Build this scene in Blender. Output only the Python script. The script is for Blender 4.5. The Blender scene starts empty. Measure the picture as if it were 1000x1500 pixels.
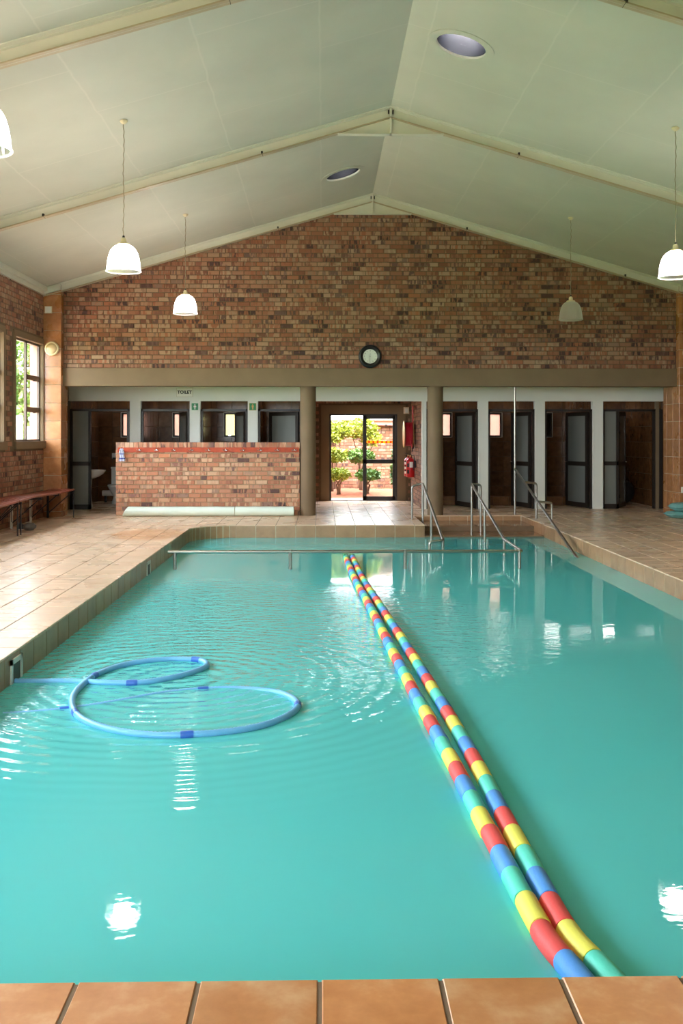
import bpy, math, random
from mathutils import Vector, Matrix, noise as mnoise

random.seed(7)
scene = bpy.context.scene
COL = scene.collection
PI = math.pi

# ------------------------------------------------------------------ camera
F_PX, CX, CY, CAM_H, YAW = 1430.0, 500.0, 638.0, 1.5, math.atan(28 / 1430)
cam_d = bpy.data.cameras.new('camera')
cam = bpy.data.objects.new('camera', cam_d)
COL.objects.link(cam)
cam_d.sensor_fit = 'HORIZONTAL'
cam_d.sensor_width = 36.0
cam_d.lens = F_PX / 1000 * 36.0
cam_d.shift_y = -(750 - CY) / 1000
cam_d.clip_end = 400
cam.location = (0, 0, CAM_H)
cam.rotation_euler = (PI / 2, 0, -YAW)
scene.camera = cam

def proj(x, y, z):
    fx, fy = math.sin(YAW), math.cos(YAW)
    d = x * fx + y * fy
    r = x * fy - y * fx
    if d < 0.05:
        return None
    return CX + F_PX * r / d, CY - F_PX * (z - CAM_H) / d, d

def unproj(px, py, z):
    """point on the horizontal plane of height z that the pixel looks at"""
    a = (px - CX) / F_PX
    d = (z - CAM_H) * F_PX / (CY - py)
    fx, fy = math.sin(YAW), math.cos(YAW)
    r = a * d
    return Vector((d * fx + r * fy, d * fy - r * fx, z))

# ------------------------------------------------------------------ world, sun, exposure
world = bpy.data.worlds.new('world')
scene.world = world
world.use_nodes = True
wn = world.node_tree
wn.nodes.clear()
sky = wn.nodes.new('ShaderNodeTexSky')
sky.sky_type = 'NISHITA'
sky.sun_disc = False
sky.sun_elevation = math.radians(55)
sky.sun_rotation = math.radians(160)
sky.air_density = 1.0
sky.dust_density = 3.0
mixw = wn.nodes.new('ShaderNodeMix'); mixw.data_type = 'RGBA'
mixw.inputs[0].default_value = 0.75
mixw.inputs[7].default_value = (0.88, 0.96, 1.06, 1)
skys = wn.nodes.new('ShaderNodeVectorMath'); skys.operation = 'SCALE'; skys.inputs[3].default_value = 0.10
wn.links.new(sky.outputs[0], skys.inputs[0])
wn.links.new(skys.outputs[0], mixw.inputs[6])
bgn = wn.nodes.new('ShaderNodeBackground'); bgn.inputs[1].default_value = 6.0
wn.links.new(mixw.outputs[2], bgn.inputs[0])
wo = wn.nodes.new('ShaderNodeOutputWorld')
wn.links.new(bgn.outputs[0], wo.inputs[0])
world.cycles.sampling_method = 'AUTOMATIC'

sun_d = bpy.data.lights.new('sun', 'SUN')
sun_d.energy = 2.4
sun_d.angle = math.radians(1.0)
sun_d.color = (1.0, 0.93, 0.80)
sun = bpy.data.objects.new('sun', sun_d); COL.objects.link(sun)
sun.rotation_euler = Vector((-0.25, 0.55, -1.0)).to_track_quat('-Z', 'Y').to_euler()
sun.location = (5, -10, 20)

scene.view_settings.view_transform = 'Standard'
scene.view_settings.look = 'None'
scene.view_settings.gamma = 1.0
scene.view_settings.use_curve_mapping = False
scene.view_settings.exposure = 1.95
scene.cycles.max_bounces = 14
scene.cycles.diffuse_bounces = 7
scene.cycles.glossy_bounces = 6
scene.cycles.transmission_bounces = 8
scene.cycles.transparent_max_bounces = 16
scene.cycles.sample_clamp_indirect = 8.0
scene.cycles.caustics_reflective = False
scene.cycles.caustics_refractive = False
scene.cycles.use_denoising = True

def portal(loc, sx, sy, direction):
    """a Cycles portal: emits nothing, only guides sampling of the sky through an opening"""
    d = bpy.data.lights.new('window_daylight', 'AREA')
    d.shape = 'RECTANGLE'; d.size = sx; d.size_y = sy
    d.cycles.is_portal = True
    o = bpy.data.objects.new('window_daylight', d); COL.objects.link(o)
    o.location = loc
    o.rotation_euler = Vector(direction).to_track_quat('-Z', 'Y').to_euler()

# ------------------------------------------------------------------ materials
def lin(r, g, b):
    def f(c):
        c /= 255.0
        return c / 12.92 if c <= 0.04045 else ((c + 0.055) / 1.055) ** 2.4
    return (f(r), f(g), f(b), 1.0)

class NT:
    def __init__(self, name):
        self.m = bpy.data.materials.new(name)
        self.m.use_nodes = True
        self.t = self.m.node_tree
        self.t.nodes.clear()
        self.out = self.t.nodes.new('ShaderNodeOutputMaterial')
    def n(self, typ, **kw):
        nd = self.t.nodes.new(typ)
        for k, v in kw.items():
            setattr(nd, k, v)
        return nd
    def l(self, a, b):
        self.t.links.new(a, b)
    def surf(self, sock):
        self.l(sock, self.out.inputs[0])

def ramp_set(r, stops, interp='LINEAR'):
    cr = r.color_ramp
    cr.interpolation = interp
    while len(cr.elements) < len(stops):
        cr.elements.new(0.5)
    for e, (p, c) in zip(cr.elements, stops):
        e.position = p; e.color = c

def simple(name, col, rough=0.6, metal=0.0, spec=0.5, var=0.0, vscale=6.0, bump=0.0, bscale=60.0, coords='Object', coat=0.0):
    t = NT(name)
    p = t.n('ShaderNodeBsdfPrincipled')
    p.inputs['Base Color'].default_value = col
    p.inputs['Roughness'].default_value = rough
    p.inputs['Metallic'].default_value = metal
    p.inputs['Specular IOR Level'].default_value = spec
    p.inputs['Coat Weight'].default_value = coat
    tc = t.n('ShaderNodeTexCoord')
    if var > 0:
        nz = t.n('ShaderNodeTexNoise'); nz.inputs['Scale'].default_value = vscale; nz.inputs['Detail'].default_value = 5
        t.l(tc.outputs[coords], nz.inputs['Vector'])
        r = t.n('ShaderNodeValToRGB')
        c0 = tuple(max(0, c * (1 - var)) for c in col[:3]) + (1,)
        c1 = tuple(min(1, c * (1 + var)) for c in col[:3]) + (1,)
        ramp_set(r, [(0.3, c0), (0.7, c1)])
        t.l(nz.outputs['Fac'], r.inputs[0])
        t.l(r.outputs[0], p.inputs['Base Color'])
    if bump > 0:
        nb = t.n('ShaderNodeTexNoise'); nb.inputs['Scale'].default_value = bscale; nb.inputs['Detail'].default_value = 4
        t.l(tc.outputs[coords], nb.inputs['Vector'])
        b = t.n('ShaderNodeBump'); b.inputs['Strength'].default_value = bump; b.inputs['Distance'].default_value = 0.01
        t.l(nb.outputs['Fac'], b.inputs['Height'])
        t.l(b.outputs[0], p.inputs['Normal'])
    t.surf(p.outputs[0])
    return t.m

def emit(name, col, strength):
    t = NT(name)
    e = t.n('ShaderNodeEmission'); e.inputs[0].default_value = col; e.inputs[1].default_value = strength
    t.surf(e.outputs[0])
    return t.m

def brick_mat(name, single, gain=1.0):
    t = NT(name)
    p = t.n('ShaderNodeBsdfPrincipled'); p.inputs['Roughness'].default_value = 0.85; p.inputs['Specular IOR Level'].default_value = 0.25
    if single:
        o = t.n('ShaderNodeObjectInfo'); rnd = o.outputs['Random']
    else:
        o = t.n('ShaderNodeNewGeometry'); rnd = o.outputs['Random Per Island']
    g = lambda c: (c[0] * gain, c[1] * gain, c[2] * gain, 1)
    r1 = t.n('ShaderNodeValToRGB')
    ramp_set(r1, [(0.0, g(lin(90, 67, 64))), (0.10, g(lin(109, 79, 73))), (0.16, g(lin(162, 107, 82))),
                  (0.40, g(lin(184, 130, 101))), (0.62, g(lin(193, 150, 119))), (0.82, g(lin(200, 165, 136))), (1.0, g(lin(174, 120, 96)))])
    t.l(rnd, r1.inputs[0])
    r2 = t.n('ShaderNodeValToRGB')
    ramp_set(r2, [(0.0, g(lin(186, 134, 105))), (0.3, g(lin(146, 98, 79))), (0.5, g(lin(192, 125, 92))), (0.75, g(lin(119, 91, 85))), (1.0, g(lin(199, 161, 130)))])
    mul = t.n('ShaderNodeMath', operation='MULTIPLY'); mul.inputs[1].default_value = 7.31
    t.l(rnd, mul.inputs[0])
    fr = t.n('ShaderNodeMath', operation='FRACT'); t.l(mul.outputs[0], fr.inputs[0])
    t.l(fr.outputs[0], r2.inputs[0])
    tc = t.n('ShaderNodeTexCoord')
    off = t.n('ShaderNodeVectorMath', operation='ADD')
    m2 = t.n('ShaderNodeMath', operation='MULTIPLY'); m2.inputs[1].default_value = 90.0
    t.l(rnd, m2.inputs[0])
    t.l(tc.outputs['Object'], off.inputs[0]); t.l(m2.outputs[0], off.inputs[1])
    mpb = t.n('ShaderNodeMapping'); mpb.inputs['Scale'].default_value = (1.0, 1.0, 0.22)
    t.l(off.outputs[0], mpb.inputs[0])
    nz = t.n('ShaderNodeTexNoise'); nz.inputs['Scale'].default_value = 17; nz.inputs['Detail'].default_value = 2
    t.l(mpb.outputs[0], nz.inputs['Vector'])
    rr = t.n('ShaderNodeValToRGB'); ramp_set(rr, [(0.47, (0, 0, 0, 1)), (0.56, (1, 1, 1, 1))])
    t.l(nz.outputs['Fac'], rr.inputs[0])
    mx = t.n('ShaderNodeMix', data_type='RGBA')
    t.l(rr.outputs[0], mx.inputs[0]); t.l(r1.outputs[0], mx.inputs[6]); t.l(r2.outputs[0], mx.inputs[7])
    t.l(mx.outputs[2], p.inputs['Base Color'])
    n2 = t.n('ShaderNodeTexNoise'); n2.inputs['Scale'].default_value = 70; t.l(off.outputs[0], n2.inputs['Vector'])
    b = t.n('ShaderNodeBump'); b.inputs['Strength'].default_value = 0.5; b.inputs['Distance'].default_value = 0.006
    t.l(n2.outputs['Fac'], b.inputs['Height']); t.l(b.outputs[0], p.inputs['Normal'])
    t.surf(p.outputs[0])
    return t.m

def tile_mat(name, stops, rough, single, nscale=2.2, jitter=0.12, bump=0.08, stain=None):
    """glazed ceramic: mottled colour, slight difference from tile to tile"""
    t = NT(name)
    p = t.n('ShaderNodeBsdfPrincipled'); p.inputs['Roughness'].default_value = rough
    if single:
        o = t.n('ShaderNodeObjectInfo'); rnd = o.outputs['Random']
    else:
        o = t.n('ShaderNodeNewGeometry'); rnd = o.outputs['Random Per Island']
    geo = t.n('ShaderNodeNewGeometry')
    m2 = t.n('ShaderNodeMath', operation='MULTIPLY'); m2.inputs[1].default_value = 50.0
    t.l(rnd, m2.inputs[0])
    off = t.n('ShaderNodeVectorMath', operation='ADD')
    t.l(geo.outputs['Position'], off.inputs[0]); t.l(m2.outputs[0], off.inputs[1])
    nz = t.n('ShaderNodeTexNoise'); nz.inputs['Scale'].default_value = nscale * 3; nz.inputs['Detail'].default_value = 6; nz.inputs['Roughness'].default_value = 0.6
    t.l(off.outputs[0], nz.inputs['Vector'])
    r = t.n('ShaderNodeValToRGB'); ramp_set(r, stops)
    t.l(nz.outputs['Fac'], r.inputs[0])
    ma = t.n('ShaderNodeMapRange'); ma.inputs[3].default_value = 1 - jitter; ma.inputs[4].default_value = 1 + jitter
    t.l(rnd, ma.inputs[0])
    sc = t.n('ShaderNodeVectorMath', operation='SCALE')
    t.l(r.outputs[0], sc.inputs[0]); t.l(ma.outputs[0], sc.inputs[3])
    t.l(sc.outputs[0], p.inputs['Base Color'])
    if stain:      # an old rusty water stain on the deck
        ds = t.n('ShaderNodeVectorMath', operation='SUBTRACT'); ds.inputs[1].default_value = stain
        t.l(geo.outputs['Position'], ds.inputs[0])
        dm = t.n('ShaderNodeVectorMath', operation='MULTIPLY'); dm.inputs[1].default_value = (1.5, 1.0, 0.0)
        t.l(ds.outputs[0], dm.inputs[0])
        dl = t.n('ShaderNodeVectorMath', operation='LENGTH'); t.l(dm.outputs[0], dl.inputs[0])
        ns = t.n('ShaderNodeTexNoise'); ns.inputs['Scale'].default_value = 2.2; ns.inputs['Detail'].default_value = 4
        t.l(geo.outputs['Position'], ns.inputs['Vector'])
        sb = t.n('ShaderNodeMath', operation='MULTIPLY_ADD'); sb.inputs[1].default_value = 1.1
        t.l(ns.outputs['Fac'], sb.inputs[0]); t.l(dl.outputs['Value'], sb.inputs[2])
        mk = t.n('ShaderNodeMapRange'); mk.inputs[1].default_value = 1.25; mk.inputs[2].default_value = 1.5; mk.inputs[3].default_value = 0.6; mk.inputs[4].default_value = 0.0
        t.l(sb.outputs[0], mk.inputs[0])
        mxs = t.n('ShaderNodeMix', data_type='RGBA'); mxs.inputs[7].default_value = lin(196, 138, 86)
        t.l(mk.outputs[0], mxs.inputs[0]); t.l(sc.outputs[0], mxs.inputs[6])
        t.l(mxs.outputs[2], p.inputs['Base Color'])
    n2 = t.n('ShaderNodeTexNoise'); n2.inputs['Scale'].default_value = 9; n2.inputs['Detail'].default_value = 3
    t.l(geo.outputs['Position'], n2.inputs['Vector'])
    b = t.n('ShaderNodeBump'); b.inputs['Strength'].default_value = bump; b.inputs['Distance'].default_value = 0.01
    t.l(n2.outputs['Fac'], b.inputs['Height']); t.l(b.outputs[0], p.inputs['Normal'])
    # uneven sheen
    n3 = t.n('ShaderNodeTexNoise'); n3.inputs['Scale'].default_value = 1.6; n3.inputs['Detail'].default_value = 4
    t.l(geo.outputs['Position'], n3.inputs['Vector'])
    mr = t.n('ShaderNodeMapRange'); mr.inputs[1].default_value = 0.35; mr.inputs[2].default_value = 0.65
    mr.inputs[3].default_value = rough * 0.92; mr.inputs[4].default_value = rough * 1.08
    t.l(n3.outputs['Fac'], mr.inputs[0]); t.l(mr.outputs[0], p.inputs['Roughness'])
    t.surf(p.outputs[0])
    return t.m

def front_fresnel(t, ior):
    """mirror share on the outer faces only; inside faces of a thin sheet just let light through"""
    fr = t.n('ShaderNodeFresnel'); fr.inputs[0].default_value = ior
    ge = t.n('ShaderNodeNewGeometry')
    inv = t.n('ShaderNodeMath', operation='SUBTRACT'); inv.inputs[0].default_value = 1.0
    t.l(ge.outputs['Backfacing'], inv.inputs[1])
    mu = t.n('ShaderNodeMath', operation='MULTIPLY')
    t.l(fr.outputs[0], mu.inputs[0]); t.l(inv.outputs[0], mu.inputs[1])
    return mu

def clear_glass(name, tint=(0.97, 0.99, 0.98, 1), mirror=1.0):
    t = NT(name)
    tr = t.n('ShaderNodeBsdfTransparent'); tr.inputs[0].default_value = tint
    gl = t.n('ShaderNodeBsdfGlossy'); gl.inputs['Roughness'].default_value = 0.02
    fr = front_fresnel(t, 1.45)
    mx = t.n('ShaderNodeMixShader')
    t.l(fr.outputs[0], mx.inputs[0]); t.l(tr.outputs[0], mx.inputs[1]); t.l(gl.outputs[0], mx.inputs[2])
    t.surf(mx.outputs[0])
    return t.m

def frosted(name, col, clear=0.3, diff=0.45, rough=0.25):
    """obscure glass: part scattering, part see-through"""
    t = NT(name)
    tl = t.n('ShaderNodeBsdfTranslucent'); tl.inputs[0].default_value = col
    df = t.n('ShaderNodeBsdfDiffuse'); df.inputs[0].default_value = col
    tr = t.n('ShaderNodeBsdfTransparent'); tr.inputs[0].default_value = col
    gl = t.n('ShaderNodeBsdfGlossy'); gl.inputs['Roughness'].default_value = rough
    a = t.n('ShaderNodeMixShader'); a.inputs[0].default_value = diff
    t.l(tl.outputs[0], a.inputs[1]); t.l(df.outputs[0], a.inputs[2])
    b = t.n('ShaderNodeMixShader'); b.inputs[0].default_value = clear
    t.l(a.outputs[0], b.inputs[1]); t.l(tr.outputs[0], b.inputs[2])
    fr = front_fresnel(t, 1.4)
    c = t.n('ShaderNodeMixShader')
    t.l(fr.outputs[0], c.inputs[0]); t.l(b.outputs[0], c.inputs[1]); t.l(gl.outputs[0], c.inputs[2])
    t.surf(c.outputs[0])
    return t.m

def water_mat():
    t = NT('milky turquoise water')
    geo = t.n('ShaderNodeNewGeometry')
    # ripples: fine chop that dies away towards the calm near and right side, rings round the hose
    mp = t.n('ShaderNodeMapping'); mp.inputs['Scale'].default_value = (5.0, 9.0, 5.0)
    t.l(geo.outputs['Position'], mp.inputs[0])
    n1 = t.n('ShaderNodeTexNoise'); n1.inputs['Scale'].default_value = 1.6; n1.inputs['Detail'].default_value = 3; n1.inputs['Roughness'].default_value = 0.55
    t.l(mp.outputs[0], n1.inputs['Vector'])
    hose_c = Vector((-1.0, 6.9, 0))
    ds = t.n('ShaderNodeVectorMath', operation='DISTANCE'); ds.inputs[1].default_value = (hose_c.x, hose_c.y, -0.21)
    t.l(geo.outputs['Position'], ds.inputs[0])
    wv = t.n('ShaderNodeTexWave', wave_type='RINGS', rings_direction='Z')
    wv.inputs['Scale'].default_value = 2.6; wv.inputs['Distortion'].default_value = 2.2; wv.inputs['Detail'].default_value = 1.5; wv.inputs['Detail Scale'].default_value = 1.2
    of = t.n('ShaderNodeVectorMath', operation='SUBTRACT'); of.inputs[1].default_value = (hose_c.x, hose_c.y, -0.21)
    t.l(geo.outputs['Position'], of.inputs[0]); t.l(of.outputs[0], wv.inputs['Vector'])
    mr = t.n('ShaderNodeMapRange', interpolation_type='SMOOTHSTEP'); mr.inputs[1].default_value = 0.3; mr.inputs[2].default_value = 2.9
    mr.inputs[3].default_value = 1.0; mr.inputs[4].default_value = 0.0
    t.l(ds.outputs['Value'], mr.inputs[0])
    ds2 = t.n('ShaderNodeVectorMath', operation='DISTANCE'); ds2.inputs[1].default_value = (-1.3, 8.6, -0.21)
    t.l(geo.outputs['Position'], ds2.inputs[0])
    mr2 = t.n('ShaderNodeMapRange', interpolation_type='SMOOTHSTEP'); mr2.inputs[1].default_value = 0.8; mr2.inputs[2].default_value = 3.6
    mr2.inputs[3].default_value = 1.0; mr2.inputs[4].default_value = 0.016
    t.l(ds2.outputs['Value'], mr2.inputs[0])
    a = t.n('ShaderNodeMath', operation='MULTIPLY'); t.l(n1.outputs['Fac'], a.inputs[0]); t.l(mr2.outputs[0], a.inputs[1])
    b = t.n('ShaderNodeMath', operation='MULTIPLY'); t.l(wv.outputs['Fac'], b.inputs[0]); t.l(mr.outputs[0], b.inputs[1])
    b2 = t.n('ShaderNodeMath', operation='MULTIPLY'); b2.inputs[1].default_value = 0.22; t.l(b.outputs[0], b2.inputs[0])
    s = t.n('ShaderNodeMath', operation='ADD'); t.l(a.outputs[0], s.inputs[0]); t.l(b2.outputs[0], s.inputs[1])
    bp = t.n('ShaderNodeBump'); bp.inputs['Strength'].default_value = 0.62; bp.inputs['Distance'].default_value = 0.05
    t.l(s.outputs[0], bp.inputs['Height'])
    df = t.n('ShaderNodeBsdfDiffuse'); df.inputs[0].default_value = WATER_COL
    tr = t.n('ShaderNodeBsdfTransparent'); tr.inputs[0].default_value = (0.50, 0.95, 0.95, 1)
    m1 = t.n('ShaderNodeMixShader'); m1.inputs[0].default_value = 0.45
    t.l(df.outputs[0], m1.inputs[1]); t.l(tr.outputs[0], m1.inputs[2])
    gl = t.n('ShaderNodeBsdfGlossy'); gl.inputs['Roughness'].default_value = 0.0
    t.l(bp.outputs[0], gl.inputs['Normal'])
    fr = t.n('ShaderNodeFresnel'); fr.inputs[0].default_value = 1.33
    t.l(bp.outputs[0], fr.inputs['Normal'])
    m2 = t.n('ShaderNodeMixShader')
    t.l(fr.outputs[0], m2.inputs[0]); t.l(m1.outputs[0], m2.inputs[1]); t.l(gl.outputs[0], m2.inputs[2])
    t.surf(m2.outputs[0])
    return t.m

WATER_COL = lin(122, 252, 250)
M = {}
M['brick'] = brick_mat('brown face brick', True, 0.66)  # palette darkened: the gable's dimmer light put into the brick colour
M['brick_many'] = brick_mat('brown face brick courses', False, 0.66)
M['lit_brick'] = brick_mat('lit face brick', True, 1.12)  # same palette brightened: the low wall's stronger light put into the colour
M['lit_brick_many'] = brick_mat('lit face brick courses', False, 1.12)
M['lit_mortar'] = simple('lit mortar', lin(164, 140, 108), 0.95, var=0.12, vscale=20)  # mortar lightened with the low wall's brick, standing for its stronger light
M['garden_brick'] = brick_mat('garden brick', True, 0.5)
M['mortar'] = simple('mortar', lin(104, 86, 64), 0.95, var=0.15, vscale=20, bump=0.3)
deck_stops = [(0.25, lin(212, 176, 144)), (0.5, lin(220, 188, 158)), (0.75, lin(226, 198, 170))]
M['deck'] = tile_mat('beige glazed deck tile', deck_stops, 0.28, True, nscale=0.8, jitter=0.03, bump=0.02, stain=(-2.65, 14.9, 0))
M['deck_many'] = tile_mat('beige glazed deck tiles', deck_stops, 0.28, False, nscale=0.8, jitter=0.03, bump=0.02, stain=(-2.65, 14.9, 0))
terra = [(0.3, lin(180, 112, 62)), (0.5, lin(200, 134, 82)), (0.68, lin(218, 168, 122))]
M['coping'] = tile_mat('terracotta coping tile', terra, 0.30, True, nscale=1.6)
M['coping_many'] = tile_mat('terracotta coping tiles', terra, 0.30, False, nscale=1.6)
band = [(0.25, lin(148, 108, 74)), (0.5, lin(164, 124, 88)), (0.75, lin(176, 136, 100))]
M['band'] = tile_mat('terracotta waterline tile', band, 0.35, True)
M['step_tile'] = tile_mat('wet brown step tiles', [(0.25, lin(110, 78, 52)), (0.5, lin(140, 100, 70)), (0.75, lin(160, 120, 88))], 0.12, False)
wall_t = [(0.25, lin(142, 92, 52)), (0.5, lin(166, 112, 68)), (0.75, lin(186, 134, 88))]
cub_t = [(0.25, lin(96, 62, 36)), (0.5, lin(118, 78, 46)), (0.75, lin(136, 94, 58))]  # wall tile tones darkened: dimness inside the cubicles put into the colour
M['cubtile'] = tile_mat('dark brown cubicle tile', cub_t, 0.22, True)
M['cubtile_many'] = tile_mat('shaded brown cubicle tiles', cub_t, 0.22, False)
M['cub_grout'] = simple('cubicle grout', lin(150, 128, 96), 0.9)
M['walltile'] = tile_mat('brown ceramic wall tile', wall_t, 0.28, True)
M['walltile_many'] = tile_mat('brown ceramic wall tiles', wall_t, 0.28, False)
M['grout'] = simple('grout', lin(120, 96, 72), 0.9, var=0.1, vscale=8)
M['pale_grout'] = simple('pale grout', lin(196, 186, 160), 0.9)
M['plaster'] = simple('taupe plaster', lin(122, 101, 75), 0.8, var=0.06, vscale=3, bump=0.06, bscale=40)
M['white_wall'] = simple('white painted plaster', lin(230, 230, 220), 0.6, var=0.03, vscale=2)
def ceiling_mat():
    t = NT('pale painted ceiling board')
    p = t.n('ShaderNodeBsdfPrincipled'); p.inputs['Roughness'].default_value = 0.65
    geo = t.n('ShaderNodeNewGeometry')
    sx = t.n('ShaderNodeSeparateXYZ'); t.l(geo.outputs['Position'], sx.inputs[0])
    cx_ = t.n('ShaderNodeCombineXYZ')
    nw = t.n('ShaderNodeTexNoise'); nw.inputs['Scale'].default_value = 2.5; t.l(geo.outputs['Position'], nw.inputs['Vector'])
    ad = t.n('ShaderNodeMath', operation='MULTIPLY_ADD'); ad.inputs[1].default_value = 0.05
    t.l(nw.outputs['Fac'], ad.inputs[0]); t.l(sx.outputs['X'], ad.inputs[2])
    t.l(sx.outputs['Y'], cx_.inputs[0]); t.l(ad.outputs[0], cx_.inputs[1])
    br = t.n('ShaderNodeTexBrick'); br.offset = 0.5
    br.inputs['Scale'].default_value = 1.0; br.inputs['Brick Width'].default_value = 2.35; br.inputs['Row Height'].default_value = 1.2
    br.inputs['Mortar Size'].default_value = 0.018; br.inputs['Mortar Smooth'].default_value = 1.0
    t.l(cx_.outputs[0], br.inputs['Vector'])
    nz = t.n('ShaderNodeTexNoise'); nz.inputs['Scale'].default_value = 0.9; nz.inputs['Detail'].default_value = 5
    t.l(geo.outputs['Position'], nz.inputs['Vector'])
    r = t.n('ShaderNodeValToRGB'); ramp_set(r, [(0.3, lin(188, 188, 176)), (0.7, lin(200, 199, 186))])
    t.l(nz.outputs['Fac'], r.inputs[0])
    mx = t.n('ShaderNodeMix', data_type='RGBA'); mx.inputs[7].default_value = lin(212, 208, 196)
    fm = t.n('ShaderNodeMath', operation='MULTIPLY'); fm.inputs[1].default_value = 0.45
    t.l(br.outputs['Fac'], fm.inputs[0]); t.l(fm.outputs[0], mx.inputs[0]); t.l(r.outputs[0], mx.inputs[6])
    t.l(mx.outputs[2], p.inputs['Base Color'])
    n2 = t.n('ShaderNodeTexNoise'); n2.inputs['Scale'].default_value = 3.0; n2.inputs['Detail'].default_value = 6
    t.l(geo.outputs['Position'], n2.inputs['Vector'])
    hs = t.n('ShaderNodeMath', operation='MULTIPLY_ADD'); hs.inputs[1].default_value = 0.25
    t.l(br.outputs['Fac'], hs.inputs[0]); t.l(n2.outputs['Fac'], hs.inputs[2])
    b = t.n('ShaderNodeBump'); b.inputs['Strength'].default_value = 0.22; b.inputs['Distance'].default_value = 0.012
    t.l(hs.outputs[0], b.inputs['Height']); t.l(b.outputs[0], p.inputs['Normal'])
    t.surf(p.outputs[0])
    return t.m
M['ceiling'] = ceiling_mat()
M['cream_steel'] = simple('cream painted steel', lin(212, 210, 196), 0.45, var=0.05, vscale=2)
M['tan_steel'] = simple('stained tan painted steel', lin(182, 164, 136), 0.5, var=0.12, vscale=1.5)
M['dark_frame'] = simple('dark brown aluminium', lin(44, 36, 30), 0.4, metal=0.2)
M['grey_frame'] = simple('bronze window frame', lin(86, 70, 58), 0.45)
M['black'] = simple('black plastic', lin(22, 21, 21), 0.35)
M['steel'] = simple('brushed stainless steel', lin(158, 153, 143), 0.30, metal=1.0)
M['dark_steel'] = simple('dark iron', lin(46, 42, 40), 0.5, metal=0.6)
M['chrome'] = simple('chrome', lin(225, 225, 225), 0.1, metal=1.0)
M['tube_metal'] = simple('reflective sheet metal', lin(150, 152, 158), 0.22, metal=1.0, bump=0.1, bscale=8)
M['porcelain'] = simple('white porcelain', lin(232, 230, 222), 0.12)
M['white_plastic'] = simple('white plastic', lin(232, 230, 220), 0.4)
M['cream_plastic'] = simple('cream plastic', lin(222, 206, 172), 0.4)
M['redwood'] = simple('orange varnished wood', lin(178, 64, 20), 0.5, var=0.18, vscale=9)
M['bench_wood'] = simple('red brown slat timber', lin(136, 68, 50), 0.35, var=0.15, vscale=5)
M['red'] = simple('red enamel', lin(190, 18, 24), 0.3)
M['red_hose'] = simple('red rubber hose', lin(168, 14, 34), 0.5)
M['brass'] = simple('dull brass', lin(190, 140, 80), 0.35, metal=0.7)
M['green_sign'] = simple('green sign plate', lin(0, 128, 64), 0.4)
M['foam_roll'] = simple('pale green white foam', lin(226, 240, 226), 0.5, var=0.04, vscale=5, bump=0.1, bscale=80)
M['teal_cushion'] = simple('teal vinyl', lin(120, 172, 164), 0.45, var=0.06)
M['rubber_ball'] = simple('dark grey rubber', lin(38, 40, 42), 0.4)
M['stone'] = simple('grey stone', lin(92, 84, 76), 0.9, var=0.3, vscale=20, bump=0.5, bscale=30)
M['towel'] = simple('white and blue cloth', lin(206, 206, 222), 0.9)
M['towel_blue'] = simple('blue cloth band', lin(84, 92, 170), 0.9)
M['hose_blue'] = simple('pale blue ribbed plastic', lin(112, 182, 226), 0.35, var=0.1, vscale=3)
M['hose_cuff'] = simple('deep blue plastic', lin(52, 104, 190), 0.35)
for nm, c in (('blue', (84, 152, 226)), ('red', (236, 84, 80)), ('yellow', (240, 230, 96)), ('green', (88, 210, 184)), ('deep_green', (0, 130, 86))):
    M['foam_' + nm] = simple('%s foam' % nm.replace('_', ' '), lin(*c), 0.55, var=0.05, vscale=8, bump=0.15, bscale=120)
M['pool_paint'] = simple('aqua pool paint', lin(190, 252, 250), 0.6, var=0.05, vscale=1.5)
M['cleaner'] = simple('dark pool cleaner plastic', lin(70, 62, 50), 0.5)
M['glass'] = clear_glass('clear window glass')
M['frost'] = frosted('frosted door glass', lin(172, 174, 166), 0.12, 0.5)
M['frost_window'] = frosted('pink lit obscure window glass', lin(216, 188, 174), 0.25, 0.25)  # pink tint stands in for light off a wall outside
M['frost_green_lit'] = frosted('green lit obscure window glass', lin(226, 222, 182), 0.25, 0.25)  # tint stands in for light coming off greenery outside
M['frost_unlit'] = frosted('unlit obscure window glass', lin(52, 40, 36), 0.0, 0.7)  # no daylight behind this pane: its darkness put into the glass colour
M['smoked'] = frosted('smoked skylight dome', lin(232, 226, 220), 0.2, 0.3)
M['leaf'] = simple('yellow green leaf', lin(140, 150, 48), 0.5, var=0.35, vscale=6)
M['leaf_mid'] = simple('mid green leaf', lin(92, 122, 52), 0.5, var=0.35, vscale=6)
M['leaf_dark'] = simple('dark green leaf', lin(70, 104, 52), 0.55, var=0.3, vscale=6)
M['bark'] = simple('brown bark', lin(96, 68, 48), 0.9, var=0.2, vscale=10)
M['soil'] = simple('red soil', lin(160, 92, 58), 0.95, var=0.2, vscale=8, bump=0.5, bscale=20)
M['paving'] = simple('pale paving', lin(214, 184, 160), 0.8, var=0.08, vscale=4)
M['grass'] = simple('lawn', lin(120, 140, 64), 0.9, var=0.25, vscale=4)
M['pink_paint'] = simple('pink brown paint', lin(196, 140, 122), 0.6)
M['outside_roof'] = simple('roof sheet', lin(150, 120, 104), 0.7)
M['exterior'] = simple('exterior brick colour', lin(176, 112, 74), 0.9, var=0.15, vscale=6)
M['brown_wall'] = simple('dark brown wall', lin(112, 78, 54), 0.7, var=0.1, vscale=3)
M['dial'] = simple('clock dial paper', lin(214, 216, 206), 0.5)
M['ink'] = simple('black ink', lin(20, 20, 20), 0.6)
M['cord'] = simple('twisted lamp cord', lin(150, 138, 110), 0.7)

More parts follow.
